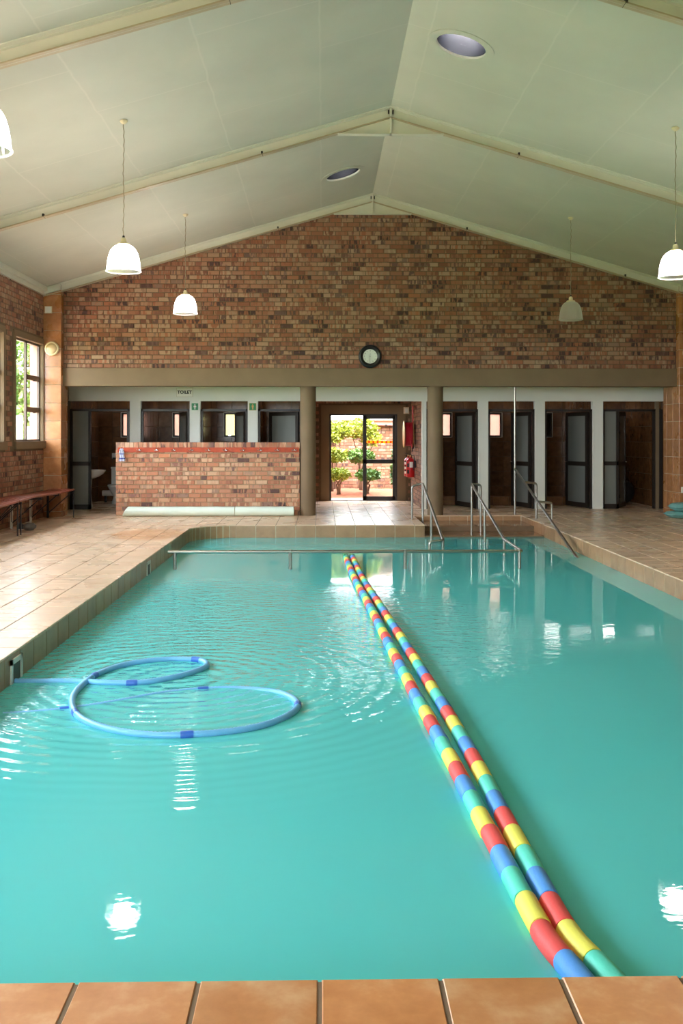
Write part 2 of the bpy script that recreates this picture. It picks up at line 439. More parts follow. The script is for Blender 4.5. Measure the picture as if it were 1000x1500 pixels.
def lamp_glass():
    t = NT('prismatic lamp glass')
    tl = t.n('ShaderNodeBsdfTranslucent'); tl.inputs[0].default_value = (0.92, 0.91, 0.88, 1)
    tr = t.n('ShaderNodeBsdfTransparent'); tr.inputs[0].default_value = (0.95, 0.95, 0.94, 1)
    gl = t.n('ShaderNodeBsdfGlossy'); gl.inputs['Roughness'].default_value = 0.08
    a = t.n('ShaderNodeMixShader'); a.inputs[0].default_value = 0.28
    t.l(tl.outputs[0], a.inputs[1]); t.l(tr.outputs[0], a.inputs[2])
    fr = front_fresnel(t, 1.3)
    b = t.n('ShaderNodeMixShader'); t.l(fr.outputs[0], b.inputs[0]); t.l(a.outputs[0], b.inputs[1]); t.l(gl.outputs[0], b.inputs[2])
    t.surf(b.outputs[0])
    return t.m
M['lamp_glass'] = lamp_glass()
M['bulb_on'] = emit('lit lamp', (1.0, 0.97, 0.92, 1), 26.0)
M['bulb_off'] = simple('unlit lamp', lin(220, 214, 200), 0.4)
M['cubicle_light'] = emit('cubicle strip light', (1.0, 0.98, 0.94, 1), 3.0)
M['water'] = water_mat()

# ------------------------------------------------------------------ mesh helpers
class MB:
    def __init__(self):
        self.v, self.f = [], []
    def add(self, vs, fs):
        o = len(self.v)
        self.v += [tuple(p) for p in vs]
        self.f += [tuple(i + o for i in f) for f in fs]
        return self
    def box(self, x0, x1, y0, y1, z0, z1):
        vs = [(x, y, z) for x in (x0, x1) for y in (y0, y1) for z in (z0, z1)]
        return self.add(vs, [(0, 1, 3, 2), (4, 6, 7, 5), (0, 4, 5, 1), (2, 3, 7, 6), (0, 2, 6, 4), (1, 5, 7, 3)])
    def obox(self, mat, sx, sy, sz):
        m = MB().box(-sx / 2, sx / 2, -sy / 2, sy / 2, -sz / 2, sz / 2)
        return self.add([mat @ Vector(p) for p in m.v], m.f)
    def bar(self, a, b, w, h, up=(0, 0, 1)):
        a, b = Vector(a), Vector(b)
        d = b - a
        x = d.normalized(); u = Vector(up)
        y = u.cross(x).normalized(); z = x.cross(y)
        m = Matrix((x, y, z)).transposed().to_4x4(); m.translation = (a + b) / 2
        return self.obox(m, d.length, w, h)
    def tube(self, pts, r, seg=10, closed=False, cap=True):
        pts = [Vector(p) for p in pts]
        n = len(pts)
        rr = r if isinstance(r, (list, tuple)) else [r] * n
        t0 = (pts[1] - pts[0]).normalized()
        ref = Vector((0, 0, 1)) if abs(t0.z) < 0.9 else Vector((1, 0, 0))
        nrm = (ref - t0 * ref.dot(t0)).normalized()
        vs, fs = [], []
        for i in range(n):
            if closed:
                t = (pts[(i + 1) % n] - pts[i - 1]).normalized()
            else:
                t = (pts[min(i + 1, n - 1)] - pts[max(i - 1, 0)]).normalized()
            nrm = (nrm - t * nrm.dot(t)).normalized()
            bn = t.cross(nrm)
            for k in range(seg):
                a = 2 * PI * k / seg
                vs.append(pts[i] + (nrm * math.cos(a) + bn * math.sin(a)) * rr[i])
        for i in range(n if closed else n - 1):
            j = (i + 1) % n
            for k in range(seg):
                k2 = (k + 1) % seg
                fs.append((i * seg + k, i * seg + k2, j * seg + k2, j * seg + k))
        if cap and not closed:
            fs.append(tuple(range(seg))[::-1])
            fs.append(tuple((n - 1) * seg + k for k in range(seg)))
        return self.add(vs, fs)
    def lathe(self, prof, c=(0, 0, 0), seg=24, mat=None):
        """prof: list of (r, z); revolved about z through c"""
        c = Vector(c)
        vs, fs = [], []
        for (r, z) in prof:
            for k in range(seg):
                a = 2 * PI * k / seg
                p = Vector((r * math.cos(a), r * math.sin(a), z))
                vs.append((mat @ p if mat else p) + c)
        for i in range(len(prof) - 1):
            for k in range(seg):
                k2 = (k + 1) % seg
                fs.append((i * seg + k, i * seg + k2, (i + 1) * seg + k2, (i + 1) * seg + k))
        if prof[0][0] > 1e-6:
            fs.append(tuple(range(seg))[::-1])
        if prof[-1][0] > 1e-6:
            fs.append(tuple((len(prof) - 1) * seg + k for k in range(seg)))
        return self.add(vs, fs)
    def shell(self, prof, c=(0, 0, 0), seg=32):
        """open lathe without caps"""
        c = Vector(c); vs, fs = [], []
        for (r, z) in prof:
            for k in range(seg):
                a = 2 * PI * k / seg
                vs.append(Vector((r * math.cos(a), r * math.sin(a), z)) + c)
        for i in range(len(prof) - 1):
            for k in range(seg):
                k2 = (k + 1) % seg
                fs.append((i * seg + k, i * seg + k2, (i + 1) * seg + k2, (i + 1) * seg + k))
        return self.add(vs, fs)
    def prism(self, poly, z0, z1):
        n = len(poly)
        vs = [(x, y, z0) for x, y in poly] + [(x, y, z1) for x, y in poly]
        fs = [tuple(range(n))[::-1], tuple(range(n, 2 * n))]
        for i in range(n):
            j = (i + 1) % n
            fs.append((i, j, n + j, n + i))
        return self.add(vs, fs)
    def xf(self, mat):
        self.v = [tuple(mat @ Vector(p)) for p in self.v]
        return self
    def mesh(self, name, mat, smooth=False):
        me = bpy.data.meshes.new(name)
        me.from_pydata(self.v, [], self.f)
        me.update()
        if mat:
            me.materials.append(M[mat] if isinstance(mat, str) else mat)
        if smooth:
            me.polygons.foreach_set('use_smooth', [True] * len(me.polygons))
            try:
                me.set_sharp_from_angle(angle=math.radians(40))
            except Exception:
                pass
        return me
    def build(self, name, mat, parent=None, smooth=False, label=None, cat=None, group=None, kind=None):
        o = bpy.data.objects.new(name, self.mesh(name, mat, smooth))
        COL.objects.link(o)
        return tag(o, label, cat, group, kind, parent)

def tag(o, label=None, cat=None, group=None, kind=None, parent=None):
    if label: o['label'] = label
    if cat: o['category'] = cat
    if group: o['group'] = group
    if kind: o['kind'] = kind
    if parent: attach(o, parent)
    return o

def attach(o, parent):
    o.parent = parent

def thing(name, label=None, cat=None, group=None, kind=None):
    """an Empty that parents its parts; parts are modelled relative to it"""
    o = bpy.data.objects.new(name, None)
    o.empty_display_size = 0.1
    COL.objects.link(o)
    return tag(o, label, cat, group, kind)

def place(o, loc, rotz=0.0):
    o.location = loc
    o.rotation_euler = (0, 0, rotz)
    return o

def inst(name, me, parent, loc, rot=(0, 0, 0), scale=(1, 1, 1)):
    o = bpy.data.objects.new(name, me)
    COL.objects.link(o)
    o.location = loc; o.rotation_euler = rot; o.scale = scale
    if parent: o.parent = parent
    return o

def slab_piece(w, h, d, ch):
    """thin piece, front face at y=-d/2 .. with chamfered front edge; x along, z up, centred"""
    m = MB()
    x, z = w / 2, h / 2
    vs = [(-x, d, -z), (x, d, -z), (x, d, z), (-x, d, z),
          (-x, ch, -z), (x, ch, -z), (x, ch, z), (-x, ch, z),
          (-x + ch, 0, -z + ch), (x - ch, 0, -z + ch), (x - ch, 0, z - ch), (-x + ch, 0, z - ch)]
    fs = [(8, 9, 10, 11)]
    for a in range(4):
        b = (a + 1) % 4
        fs.append((4 + a, 4 + b, 8 + b, 8 + a))
        fs.append((a, b, 4 + b, 4 + a))
    m.add(vs, fs)
    return m

def in_rects(px, py, rects):
    return any(a <= px <= b and c <= py <= d for a, b, c, d in rects)

FRAME = [(0, 1000, 0, 1500)]

def clad(parent, name, cells, rotz, depth, ch, mats, rects=FRAME, limit=300, key=None):
    """cells: list of (centre Vector of the front face, width, height); pieces face local -y turned by rotz.
    Those in view (up to limit, largest first) become objects of their own, the rest one joined part."""
    rot = Matrix.Rotation(rotz, 4, 'Z')
    rated = []
    for c, w, h in cells:
        p = proj(*c)
        vis = p is not None and in_rects(p[0], p[1], rects)
        rated.append(((key(p) if key else -p[2]) if vis else None, c, w, h))
    seen = sorted([r for r in rated if r[0] is not None], key=lambda r: -r[0])
    single = seen[:limit]
    rest = seen[limit:] + [r for r in rated if r[0] is None]
    cache = {}
    for _, c, w, h in single:
        k = (round(w, 3), round(h, 3))
        if k not in cache:
            cache[k] = slab_piece(w, h, depth, ch).mesh(name, mats[0])
        inst(name, cache[k], parent, c, (0, 0, rotz))
    if rest:
        m = MB()
        for _, c, w, h in rest:
            s = slab_piece(w, h, depth, ch)
            m.add([rot @ Vector(p) + c for p in s.v], s.f)
        m.build(name, mats[1], parent, kind='stuff')

BW, BH, MJ = 0.2265, 0.0826, 0.013   # brick module: length, course, joint

def brick_cells(u0, u1, z0, z1, inside, off=0.0):
    """running bond cells in wall coordinates"""
    out = []
    n = int(round((z1 - z0) / BH + 0.499))
    for r in range(n):
        za, zb = z0 + r * BH, min(z0 + (r + 1) * BH, z1 + BH)
        s = u0 + (BW / 2 if r % 2 else 0) - BW + off % BW
        u = s
        while u < u1:
            a, b = max(u, u0), min(u + BW, u1)
            if b - a > 0.035 and inside(a, b, za, zb):
                out.append((a + MJ / 2, b - MJ / 2, za + MJ / 2, zb - MJ / 2))
            u += BW
    return out

def wall_with_holes(m, axis, t0, t1, u0, u1, z0, z1, holes):
    """solid wall between thickness planes t0..t1 along u; axis 'x' (u is X, t is Y) or 'y' (u is Y, t is X)"""
    us = sorted({u0, u1, *[h[0] for h in holes], *[h[1] for h in holes]})
    us = [u for u in us if u0 <= u <= u1]
    for a, b in zip(us[:-1], us[1:]):
        zs = [(h[2], h[3]) for h in holes if h[0] <= a + 1e-6 and h[1] >= b - 1e-6]
        zs.sort()
        z = z0
        segs = []
        for za, zb in zs:
            if za > z: segs.append((z, za))
            z = max(z, zb)
        if z < z1: segs.append((z, z1))
        for c, d in segs:
            if axis == 'x': m.box(a, b, t0, t1, c, d)
            else: m.box(t0, t1, a, b, c, d)
    return m

# ------------------------------------------------------------------ key dimensions (metres)
XL, XR = -5.13, 6.99            # inner faces of the side walls
XRIDGE, ZRIDGE, SLOPE = 0.93, 5.97, 0.292
YFRONT, YG = -5.0, 18.2         # wall behind the camera, gable brick face
YC, YB = 19.9, 22.4             # cubicle front, back wall
PL, PR, PN, PF = -2.14, 3.73, 2.70, 16.36   # pool left, right, near, far edge
SX0, SY1 = 1.72, 18.25          # stair recess
WZ = -0.21                      # water level
TILE = 0.333
def ceil_z(x):
    return ZRIDGE - SLOPE * abs(x - XRIDGE)

# ------------------------------------------------------------------ floor slab and deck tiles
CR = 0.70
arc = [(PL + CR - CR * math.cos(a), PF - CR + CR * math.sin(a)) for a in [i * PI / 2 / 12 for i in range(13)]]
sm = MB()
T = -0.003
e = 0.014
sm.box(XL - 0.3, PL - e, YFRONT, PF + e, -0.16, T)
sm.box(XL - 0.3, SX0 - e, PF + e, SY1 + e, -0.16, T)
sm.box(XL - 0.3, XR + 0.3, SY1 + e, YB + 0.3, -0.16, T)
sm.box(PR + e, XR + 0.3, YFRONT, SY1 + e, -0.16, T)
sm.box(PL - e, PR + e, YFRONT, PN - e, -0.16, T)
arc_o = [(PL + CR - (CR + e) * math.cos(a), PF - CR + (CR + e) * math.sin(a)) for a in [i * PI / 2 / 12 for i in range(13)]]
for i in range(12):
    sm.prism([(PL - e, PF + e), arc_o[i + 1], arc_o[i]][::-1], -0.16, T)
floor = sm.build('floor', 'grout', kind='structure', label='beige glazed tile pool deck around the pool', cat=None)

cm = MB()
for i in range(12):
    cm.prism([(PL, PF), arc[i + 1], arc[i]][::-1], -0.012, 0.0)
cm.build('corner_tile', 'deck_many', floor, kind=None)

def grid(x0, x1, y0, y1, gx, gy):
    out = []
    i0, i1 = math.floor((x0 - gx) / TILE), math.ceil((x1 - gx) / TILE)
    j0, j1 = math.floor((y0 - gy) / TILE), math.ceil((y1 - gy) / TILE)
    for i in range(i0, i1):
        for j in range(j0, j1):
            a, b = max(x0, gx + i * TILE), min(x1, gx + (i + 1) * TILE)
            c, d = max(y0, gy + j * TILE), min(y1, gy + (j + 1) * TILE)
            if b - a > 0.02 and d - c > 0.02:
                out.append((a, b, c, d))
    return out

cells = []
cells += grid(XL, PL, 1.2, PF, PL, 6.62)
cells += grid(XL, SX0, PF, SY1, -0.114, PF)
cells += grid(XL, XR, SY1, YB, -0.114, PF)
cells += grid(PR, XR, 1.2, SY1, PR, 6.62)
front = grid(PL, PR, 1.2, PN, -0.007, PN)
def top_piece(w, h, d=0.012, ch=0.004):
    s = slab_piece(w, h, d, ch)
    s.v = [(x, z, -y) for x, y, z in s.v]
    return s
def lay(parent, name, cells, mats, limit=300, g=0.006):
    rated = []
    for a, b, c, d in cells:
        ps = [proj(x, y, 0) for x, y in ((a, c), (b, c), (b, d), (a, d))]
        area = 0
        if all(ps):
            cx_ = sum(p[0] for p in ps) / 4; cy_ = sum(p[1] for p in ps) / 4
            if -20 < cx_ < 1020 and cy_ < 1520:
                area = abs(sum(ps[i][0] * ps[(i + 1) % 4][1] - ps[(i + 1) % 4][0] * ps[i][1] for i in range(4))) / 2
        rated.append((area, a, b, c, d))
    rated.sort(reverse=True)
    cache = {}
    m = MB()
    for i, (ar, a, b, c, d) in enumerate(rated):
        w, h = b - a - g, d - c - g
        if i < limit and ar > 0:
            k = (round(w, 3), round(h, 3))
            if k not in cache:
                cache[k] = top_piece(w, h).mesh(name, mats[0])
            dz = random.uniform(-0.0006, 0.0006)
            inst(name, cache[k], parent, ((a + b) / 2, (c + d) / 2, dz))
        else:
            s = top_piece(w, h)
            m.add([(x + (a + b) / 2, y + (c + d) / 2, z) for x, y, z in s.v], s.f)
    if m.v:
        m.build(name, mats[1], parent, kind='stuff')
lay(floor, 'deck_tile', cells, ('deck', 'deck_many'), 292)
lay(floor, 'coping_tile', front, ('coping', 'coping_many'), 8, 0.010)

# ------------------------------------------------------------------ pool basin: walls, waterline tiles, steps, ledge
def outline(off=0.0):
    o = off
    pts = [(PL - o, PN - o)]
    pts += [(PL + CR - (CR + o) * math.cos(a), PF - CR + (CR + o) * math.sin(a)) for a in [i * PI / 2 / 12 for i in range(13)]]
    pts += [(SX0 - o, PF + o), (SX0 - o, SY1 + o), (PR + o, SY1 + o), (PR + o, PN - o)]
    return pts
po = outline(0.016)
bm_ = MB()
n = len(po)
ZB = -1.45
vs = [(x, y, -0.10) for x, y in po] + [(x, y, ZB) for x, y in po]
fs = [(i, (i + 1) % n, n + (i + 1) % n, n + i) for i in range(n)] + [tuple(range(n, 2 * n))]
bm_.add(vs, fs)
basin = bm_.build('pool_basin', 'pool_paint', kind='structure', label='aqua painted swimming pool basin')
# shallow end behind a low dividing wall
sh = MB()
sh.box(PL, PR, 12.62, PF, ZB, -0.62)
sh.build('shallow_floor', 'pool_paint', basin)
dv = MB()
dv.box(PL, 2.62, 12.42, 12.62, ZB, -0.285)
dv.build('dividing_wall', 'pool_paint', basin)
dn = MB(); dn.box(PL, 2.62, 12.38, 12.66, -0.285, -0.222)
dn.build('dividing_wall_cap', 'white_wall', basin)
st = MB()
st.box(SX0, PR, 17.15, SY1, -0.6, -0.10)
st.box(SX0, PR, 16.36, 17.15, -0.6, -0.19)
st.build('step', 'grout', basin)
st = MB()
st.box(SX0 + 0.02, PR - 0.02, 15.9, 16.36, -1.0, -0.33)
st.box(SX0 + 0.02, PR - 0.02, 15.5, 15.9, -1.0, -0.45)
st.build('step', 'step_tile', basin)
stp = MB()
def lay_top(m, x0, x1, y0, y1, z, g=0.006):
    for a, b, c, d in grid(x0, x1, y0, y1, x0, y1):
        s = top_piece(b - a - g, d - c - g, 0.010, 0.003)
        m.add([(x + (a + b) / 2, y + (c + d) / 2, zz + z) for x, y, zz in s.v], s.f)
for (ya, yb, z) in ((17.15, SY1, -0.092), (16.36, 17.15, -0.182)):
    for a, b, c, d in grid(SX0, PR, ya, yb, SX0, yb):
        me = top_piece(b - a - 0.006, d - c - 0.006, 0.010, 0.003).mesh('step_tile', 'step_tile')
        inst('step_tile', me, basin, ((a + b) / 2, (c + d) / 2, z))

bandh = 0.30
def band_cells(p0, p1, w=TILE):
    p0, p1 = Vector((*p0, 0)), Vector((*p1, 0))
    L = (p1 - p0).length; k = max(1, int(math.ceil(L / w - 1e-6)))
    d = (p1 - p0) / L
    out = []
    for i in range(k):
        a, b = i * w, min(L, (i + 1) * w)
        if b - a < 0.02: continue
        out.append((p0 + d * (a + b) / 2 + Vector((0, 0, -0.014 - bandh / 2)), b - a - 0.009, bandh))
    return out
BMATS = ('band', 'band')
clad(basin, 'waterline_tile', band_cells((PL, 6.62 - 11 * TILE), (PL, PF - CR)), PI / 2, 0.012, 0.003, BMATS)
clad(basin, 'waterline_tile', band_cells((-0.114 - 4 * TILE, PF), (SX0, PF)), 0, 0.012, 0.003, BMATS)
clad(basin, 'waterline_tile', band_cells((SX0, SY1), (SX0, PF)), PI / 2, 0.012, 0.003, BMATS)
clad(basin, 'waterline_tile', band_cells((PR, SY1), (PR, PN)), -PI / 2, 0.012, 0.003, BMATS)
clad(basin, 'waterline_tile', band_cells((SX0, SY1), (PR, SY1)), 0, 0.012, 0.003, BMATS)
cb = MB().box(-1.46, -0.114 - 4 * TILE - 0.004, PF, PF + 0.012, -0.014 - bandh, -0.014)
cb.build('waterline_tile', 'band', basin)
for i in range(10):
    a = (i + 0.5) * PI / 2 / 10
    c = Vector((PL + CR - CR * math.cos(a), PF - CR + CR * math.sin(a), -0.014 - bandh / 2))
    me = slab_piece(CR * PI / 20 - 0.006, bandh, 0.012, 0.003).mesh('waterline_tile', 'band')
    inst('waterline_tile', me, basin, c, (0, 0, PI / 2 - a))
# grout bed behind the band
gb = MB()
po2 = outline(0.003); n = len(po2)
gb.add([(x, y, -0.012) for x, y in po2] + [(x, y, -0.33) for x, y in po2], [(i, (i + 1) % n, n + (i + 1) % n, n + i) for i in range(n)])
gb.build('waterline_grout', 'pale_grout', basin)

# water
wp = outline(0.004)
wm = MB(); wm.add([(x, y, WZ) for x, y in wp], [tuple(range(len(wp)))[::-1]])
wm.build('pool_water', 'water', kind='stuff', label='still turquoise pool water with ripples round the hose', cat='water')

# skimmer mouths in the left pool wall
def skimmer(py_, label):
    t = thing('skimmer_inlet', label, 'pool inlet')
    place(t, (PL, py_, -0.15))
    fr = MB()
    w, h, b = 0.125, 0.105, 0.035
    fr.box(0, 0.012, -w, w, h - b, h); fr.box(0, 0.012, -w, w, -h, -h + 0.02)
    fr.box(0, 0.012, -w, -w + b, -h, h); fr.box(0, 0.012, w - b, w, -h, h)
    fr.build('frame', 'white_plastic', t)
    MB().box(0.0005, 0.003, -w + b, w - b, -h + 0.02, h - b).build('throat', 'cleaner', t)
skimmer(6.86, 'white framed skimmer opening where the blue hose meets the pool wall')
skimmer(12.05, 'small white framed skimmer opening near the end of the water rail')

# ------------------------------------------------------------------ ceiling with round light wells
def ceiling_side(sign, holes, name):
    """slope from ridge to eave; s along slope (horizontal metres from ridge), t along Y"""
    m = MB()
    S = 6.55
    def pt(s, t, up=0.0):
        x = XRIDGE + sign * s
        nx, nz = sign * SLOPE, 1.0
        L = math.hypot(nx, nz)
        return (x + up * nx / L, t, ZRIDGE - SLOPE * s + up * nz / L)
    def quad(s0, s1, t0, t1):
        for up in (0.0, 0.14):
            m.add([pt(s0, t0, up), pt(s1, t0, up), pt(s1, t1, up), pt(s0, t1, up)], [(0, 1, 2, 3)])
    t = YFRONT - 0.6
    for (hs, ht, r) in sorted(holes, key=lambda h: h[1]):
        q = r + 0.12
        quad(0, S, t, ht - q)
        quad(0, hs - q, ht - q, ht + q); quad(hs + q, S, ht - q, ht + q)
        N = 32
        for up in (0.0, 0.14):
            vs = []
            for k in range(N):
                a = 2 * PI * (k + 0.5) / N
                ca, sa = math.cos(a), math.sin(a)
                mm = q / max(abs(ca), abs(sa))
                vs.append(pt(hs + mm * ca, ht + mm * sa, up))
                vs.append(pt(hs + r * ca, ht + r * sa, up))
            m.add(vs, [(2 * k, 2 * ((k + 1) % N), 2 * ((k + 1) % N) + 1, 2 * k + 1) for k in range(N)])
            # square corners
            for k in range(4):
                a = PI / 4 + k * PI / 2
                cxs, cys = hs + q * (1 if math.cos(a) > 0 else -1), ht + q * (1 if math.sin(a) > 0 else -1)
                ks = [j for j in range(N) if abs(((2 * PI * (j + 0.5) / N - a + PI) % (2 * PI)) - PI) < 0.11]
                if len(ks) == 2:
                    pa = vs[2 * ks[0]]
                    pb = vs[2 * ks[1]]
                    m.add([pa, pt(cxs, cys, up), pb], [(0, 1, 2)])
        t = ht + q
    quad(0, S, t, YG + 0.5)
    m.add([pt(S, YFRONT - 0.6), pt(S, YG + 0.5), pt(S, YG + 0.5, 0.14), pt(S, YFRONT - 0.6, 0.14)], [(0, 1, 2, 3)])
    return m.build(name, 'ceiling', kind='structure', label='pale sloping ceiling half')
ceiling_side(1, [(0.60, 10.74, 0.285)], 'ceiling')
ceiling_side(-1, [(0.59, 16.06, 0.285)], 'ceiling')

def light_well(x, y, label):
    sgn = 1 if x > XRIDGE else -1
    nrm = Vector((sgn * SLOPE, 0, 1)).normalized()
    rot = Vector((0, 0, 1)).rotation_difference(nrm).to_matrix().to_4x4()
    t = thing('light_well', label, 'light well')
    place(t, (x, y, ceil_z(x)))
    r = 0.285
    MB().shell([(r, -0.004), (r, 0.55)], seg=40).xf(rot).build('tube', 'tube_metal', t, smooth=True)
    MB().shell([(r + 0.09, 0.0), (r + 0.09, -0.008), (r + 0.012, -0.014), (r - 0.004, -0.006), (r - 0.004, 0.02)], seg=40).xf(rot).build('trim_ring', 'ceiling', t, smooth=True)
    MB().lathe([(r, 0.55), (r, 0.57)], seg=40).xf(rot).build('cover', 'smoked', t)
    MB().tube([(-r, 0.05, 0.5), (r, 0.05, 0.5)], 0.014, 8).xf(rot).build('cross_bar', 'white_plastic', t)
    MB().box(-0.012, 0.012, -r, r, 0.46, 0.49).xf(rot).build('cross_bar', 'dark_steel', t)
light_well(1.53, 10.74, 'round metal lined light well in the ceiling between the two roof beams')
light_well(0.34, 16.06, 'round light well in the ceiling next to the brick gable')

# ------------------------------------------------------------------ steel roof beams
def rafter(y, label, nsides=(-1, 1)):
    t = thing('roof_beam', label, 'roof beam', 'steel roof beams')
    place(t, (XRIDGE, y, ZRIDGE))
    D, FW = 0.15, 0.10
    L = 6.06
    for s in (-1, 1):
        m = MB()
        def p(d, h): return (s * d, 0, -SLOPE * d - h)
        for (h0, h1, w) in ((0.0, D, 0.012), (0.0, 0.018, FW), (-0.001, 0.012, FW * 2.2)):
            vs = []
            for d in (0.0, L):
                for yy in (-w / 2, w / 2):
                    for h in (h0, h1):
                        q = p(d, h); vs.append((q[0], yy, q[2]))
            m.add(vs, [(0, 1, 3, 2), (4, 6, 7, 5), (0, 4, 5, 1), (2, 3, 7, 6), (0, 2, 6, 4), (1, 5, 7, 3)])
        m.build('beam', 'cream_steel', t)
        m = MB(); vs = []
        for d in (0.0, L):
            for yy in (-FW / 2, FW / 2):
                for h in (D - 0.016, D):
                    q = p(d, h); vs.append((q[0], yy, q[2]))
        m.add(vs, [(0, 1, 3, 2), (4, 6, 7, 5), (0, 4, 5, 1), (2, 3, 7, 6), (0, 2, 6, 4), (1, 5, 7, 3)])
        m.build('bottom_flange', 'tan_steel', t)
        for d in (1.75, 4.7):
            MB().box(s * d - 0.012, s * d + 0.012, -0.05, 0.05, -SLOPE * d - D + 0.002, -SLOPE * d - D + 0.05).build('cleat', 'dark_steel', t)
    g = MB()
    W = 0.72
    g.add([(-W, -0.006, -SLOPE * W - D), (0, -0.006, -D), (W, -0.006, -SLOPE * W - D), (-W, 0.006, -SLOPE * W - D), (0, 0.006, -D), (W, 0.006, -SLOPE * W - D)],
          [(0, 1, 2), (3, 5, 4), (0, 2, 5, 3)])
    g.box(-W, W, -FW / 2, FW / 2, -SLOPE * W - D - 0.012, -SLOPE * W - D)
    g.build('gusset', 'cream_steel', t)
    MB().box(-0.014, 0.014, -FW / 2, FW / 2, -SLOPE * W - D - 0.012, 0.0).build('stiffener', 'cream_steel', t)
    for sx in (-1, 1):
        MB().box(sx * 0.03 - 0.008, sx * 0.03 + 0.008, -FW / 2 - 0.004, FW / 2 + 0.004, -0.09, -0.045).build('bolt_plate', 'dark_steel', t)
rafter(18.08, 'cream steel roof beam set against the top of the brick gable')
rafter(13.3, 'cream steel roof beam spanning between the two round light wells')
rafter(8.6, 'cream steel roof beam in front of the larger light well')
rafter(3.9, 'cream steel roof beam above the near end of the pool')
rafter(-0.8, 'cream steel roof beam above the tiled deck behind the pool end')

# cornices along the eaves
for i, (x, s) in enumerate(((XL, 1), (XR, -1))):
    m = MB()
    m.box(min(x, x + s * 0.05), max(x, x + s * 0.05), YFRONT, 18.05, ceil_z(x) - 0.13, ceil_z(x) + 0.02)
    m.box(min(x, x + s * 0.10), max(x, x + s * 0.10), YFRONT, 18.05, ceil_z(x) - 0.06, ceil_z(x) + 0.02)
    m.build('trim_%d' % (i + 1), 'cream_steel', kind='structure', label='cream cornice along the eave')

m = MB()
for (xa, xb, yb_) in ((XL, -4.80, 18.0), (6.64, XR, 18.0)):
    vs = [(x, y, ceil_z(x) + dz) for x in (xa, xb) for y in (yb_ - 0.03, 18.06) for dz in (-0.12, 0.02)]
    m.add(vs, [(0, 1, 3, 2), (4, 6, 7, 5), (0, 4, 5, 1), (2, 3, 7, 6), (0, 2, 6, 4), (1, 5, 7, 3)])
m.build('trim_5', 'cream_steel', kind='structure', label='cream cornice over the tiled pilasters')

# ------------------------------------------------------------------ walls
WIN_Z0, WIN_Z1 = 1.39, 3.17
wins = [(16.42, 18.0), (12.9, 15.78), (9.4, 12.28), (5.9, 8.78), (2.4, 5.28), (-1.1, 1.78), (-4.6, -1.72)]  # windows past the second are added, and widened, to bring in daylight
holes = [(a, b, WIN_Z0, WIN_Z1) for a, b in wins]
wl = wall_with_holes(MB(), 'y', XL - 0.22, XL, YFRONT - 0.3, YG + 4.5, -0.2, ceil_z(XL) + 0.1, holes)
wall_left = wl.build('wall_left', 'mortar', kind='structure', label='brown face brick side wall with windows')
SUR = 0.10
def left_inside(a, b, za, zb):
    for wa, wb in wins:
        if b > wa - SUR and a < wb + SUR and zb > WIN_Z0 - SUR - 0.03 and za < WIN_Z1 + SUR:
            return False
    return True
bc = brick_cells(4.0, 18.05, 0.0, ceil_z(XL), left_inside)
cells = [(Vector((XL + 0.008, (a + b) / 2, (c + d) / 2)), b - a, d - c) for a, b, c, d in bc]
clad(wall_left, 'brick', cells, PI / 2, 0.014, 0.003, ('brick', 'brick_many'), rects=[(0, 80, 380, 800)], limit=0)

def left_window(i, ya, yb):
    t = thing('window_%d' % (i + 1), 'tall side wall window with a bronze frame', None, None, 'structure')
    place(t, (XL, (ya + yb) / 2, WIN_Z0))
    w, h = (yb - ya) / 2, WIN_Z1 - WIN_Z0
    s = MB()   # plaster surround proud of the brick
    for (y0, y1, z0, z1) in ((-w - SUR, w + SUR, h, h + SUR), (-w - SUR, -w, 0, h), (w, min(w + SUR, 18.05 - (ya + yb) / 2), 0, h)):
        s.box(-0.005, 0.018, y0, y1, z0, z1)
    # reveal lining
    for (y0, y1, z0, z1) in ((-w, w, h - 0.008, h), (-w, -w + 0.008, 0, h), (w - 0.008, w, 0, h)):
        s.box(-0.07, 0.0, y0, y1, z0, z1)
    s.build('surround', 'plaster', t)
    s = MB()
    for (y0, y1, z0, z1) in ((-w, w, h - 0.008, h), (-w, -w + 0.008, 0, h), (w - 0.008, w, 0, h)):
        s.box(-0.22, -0.07, y0, y1, z0, z1)
    s.build('outer_reveal', 'pink_paint', t)
    MB().box(-0.22, 0.05, -w - SUR, min(w + SUR, 18.05 - (ya + yb) / 2), -SUR - 0.02, 0.008).build('sill', 'plaster', t)
    X = -0.07
    f = MB()
    b = 0.035
    f.box(X - 0.02, X + 0.02, -w, w, 0.008, 0.008 + b); f.box(X - 0.02, X + 0.02, -w, w, h - b - 0.008, h - 0.008)
    f.box(X - 0.02, X + 0.02, -w + 0.008, -w + b + 0.008, 0.02, h - 0.02); f.box(X - 0.02, X + 0.02, w - b - 0.008, w - 0.008, 0.02, h - 0.02)
    f.box(X - 0.02, X + 0.02, -0.03, 0.03, 0.02, h - 0.02)
    f.build('frame', 'grey_frame', t)
    zc = [0.0, 0.57, 1.14, h - 0.008]
    for z in zc[1:3]:
        MB().box(X - 0.025, X + 0.025, 0.03, w - 0.03, z - 0.045, z + 0.045).build('transom', 'grey_frame', t)
        MB().box(X + 0.02, X + 0.05, w / 2 - 0.03, w / 2 + 0.05, z - 0.06, z - 0.045).build('latch', 'black', t)
    MB().box(X - 0.003, X + 0.003, -w + 0.03, -0.025, 0.03, h - 0.03).build('pane', 'glass', t)
    for z0, z1 in zip(zc[:-1], zc[1:]):
        MB().box(X - 0.003, X + 0.003, 0.025, w - 0.03, z0 + 0.04, z1 - 0.04).build('pane', 'glass', t)
    portal((XL - 0.21, (ya + yb) / 2, (WIN_Z0 + WIN_Z1) / 2), yb - ya, h, (1, 0, 0))
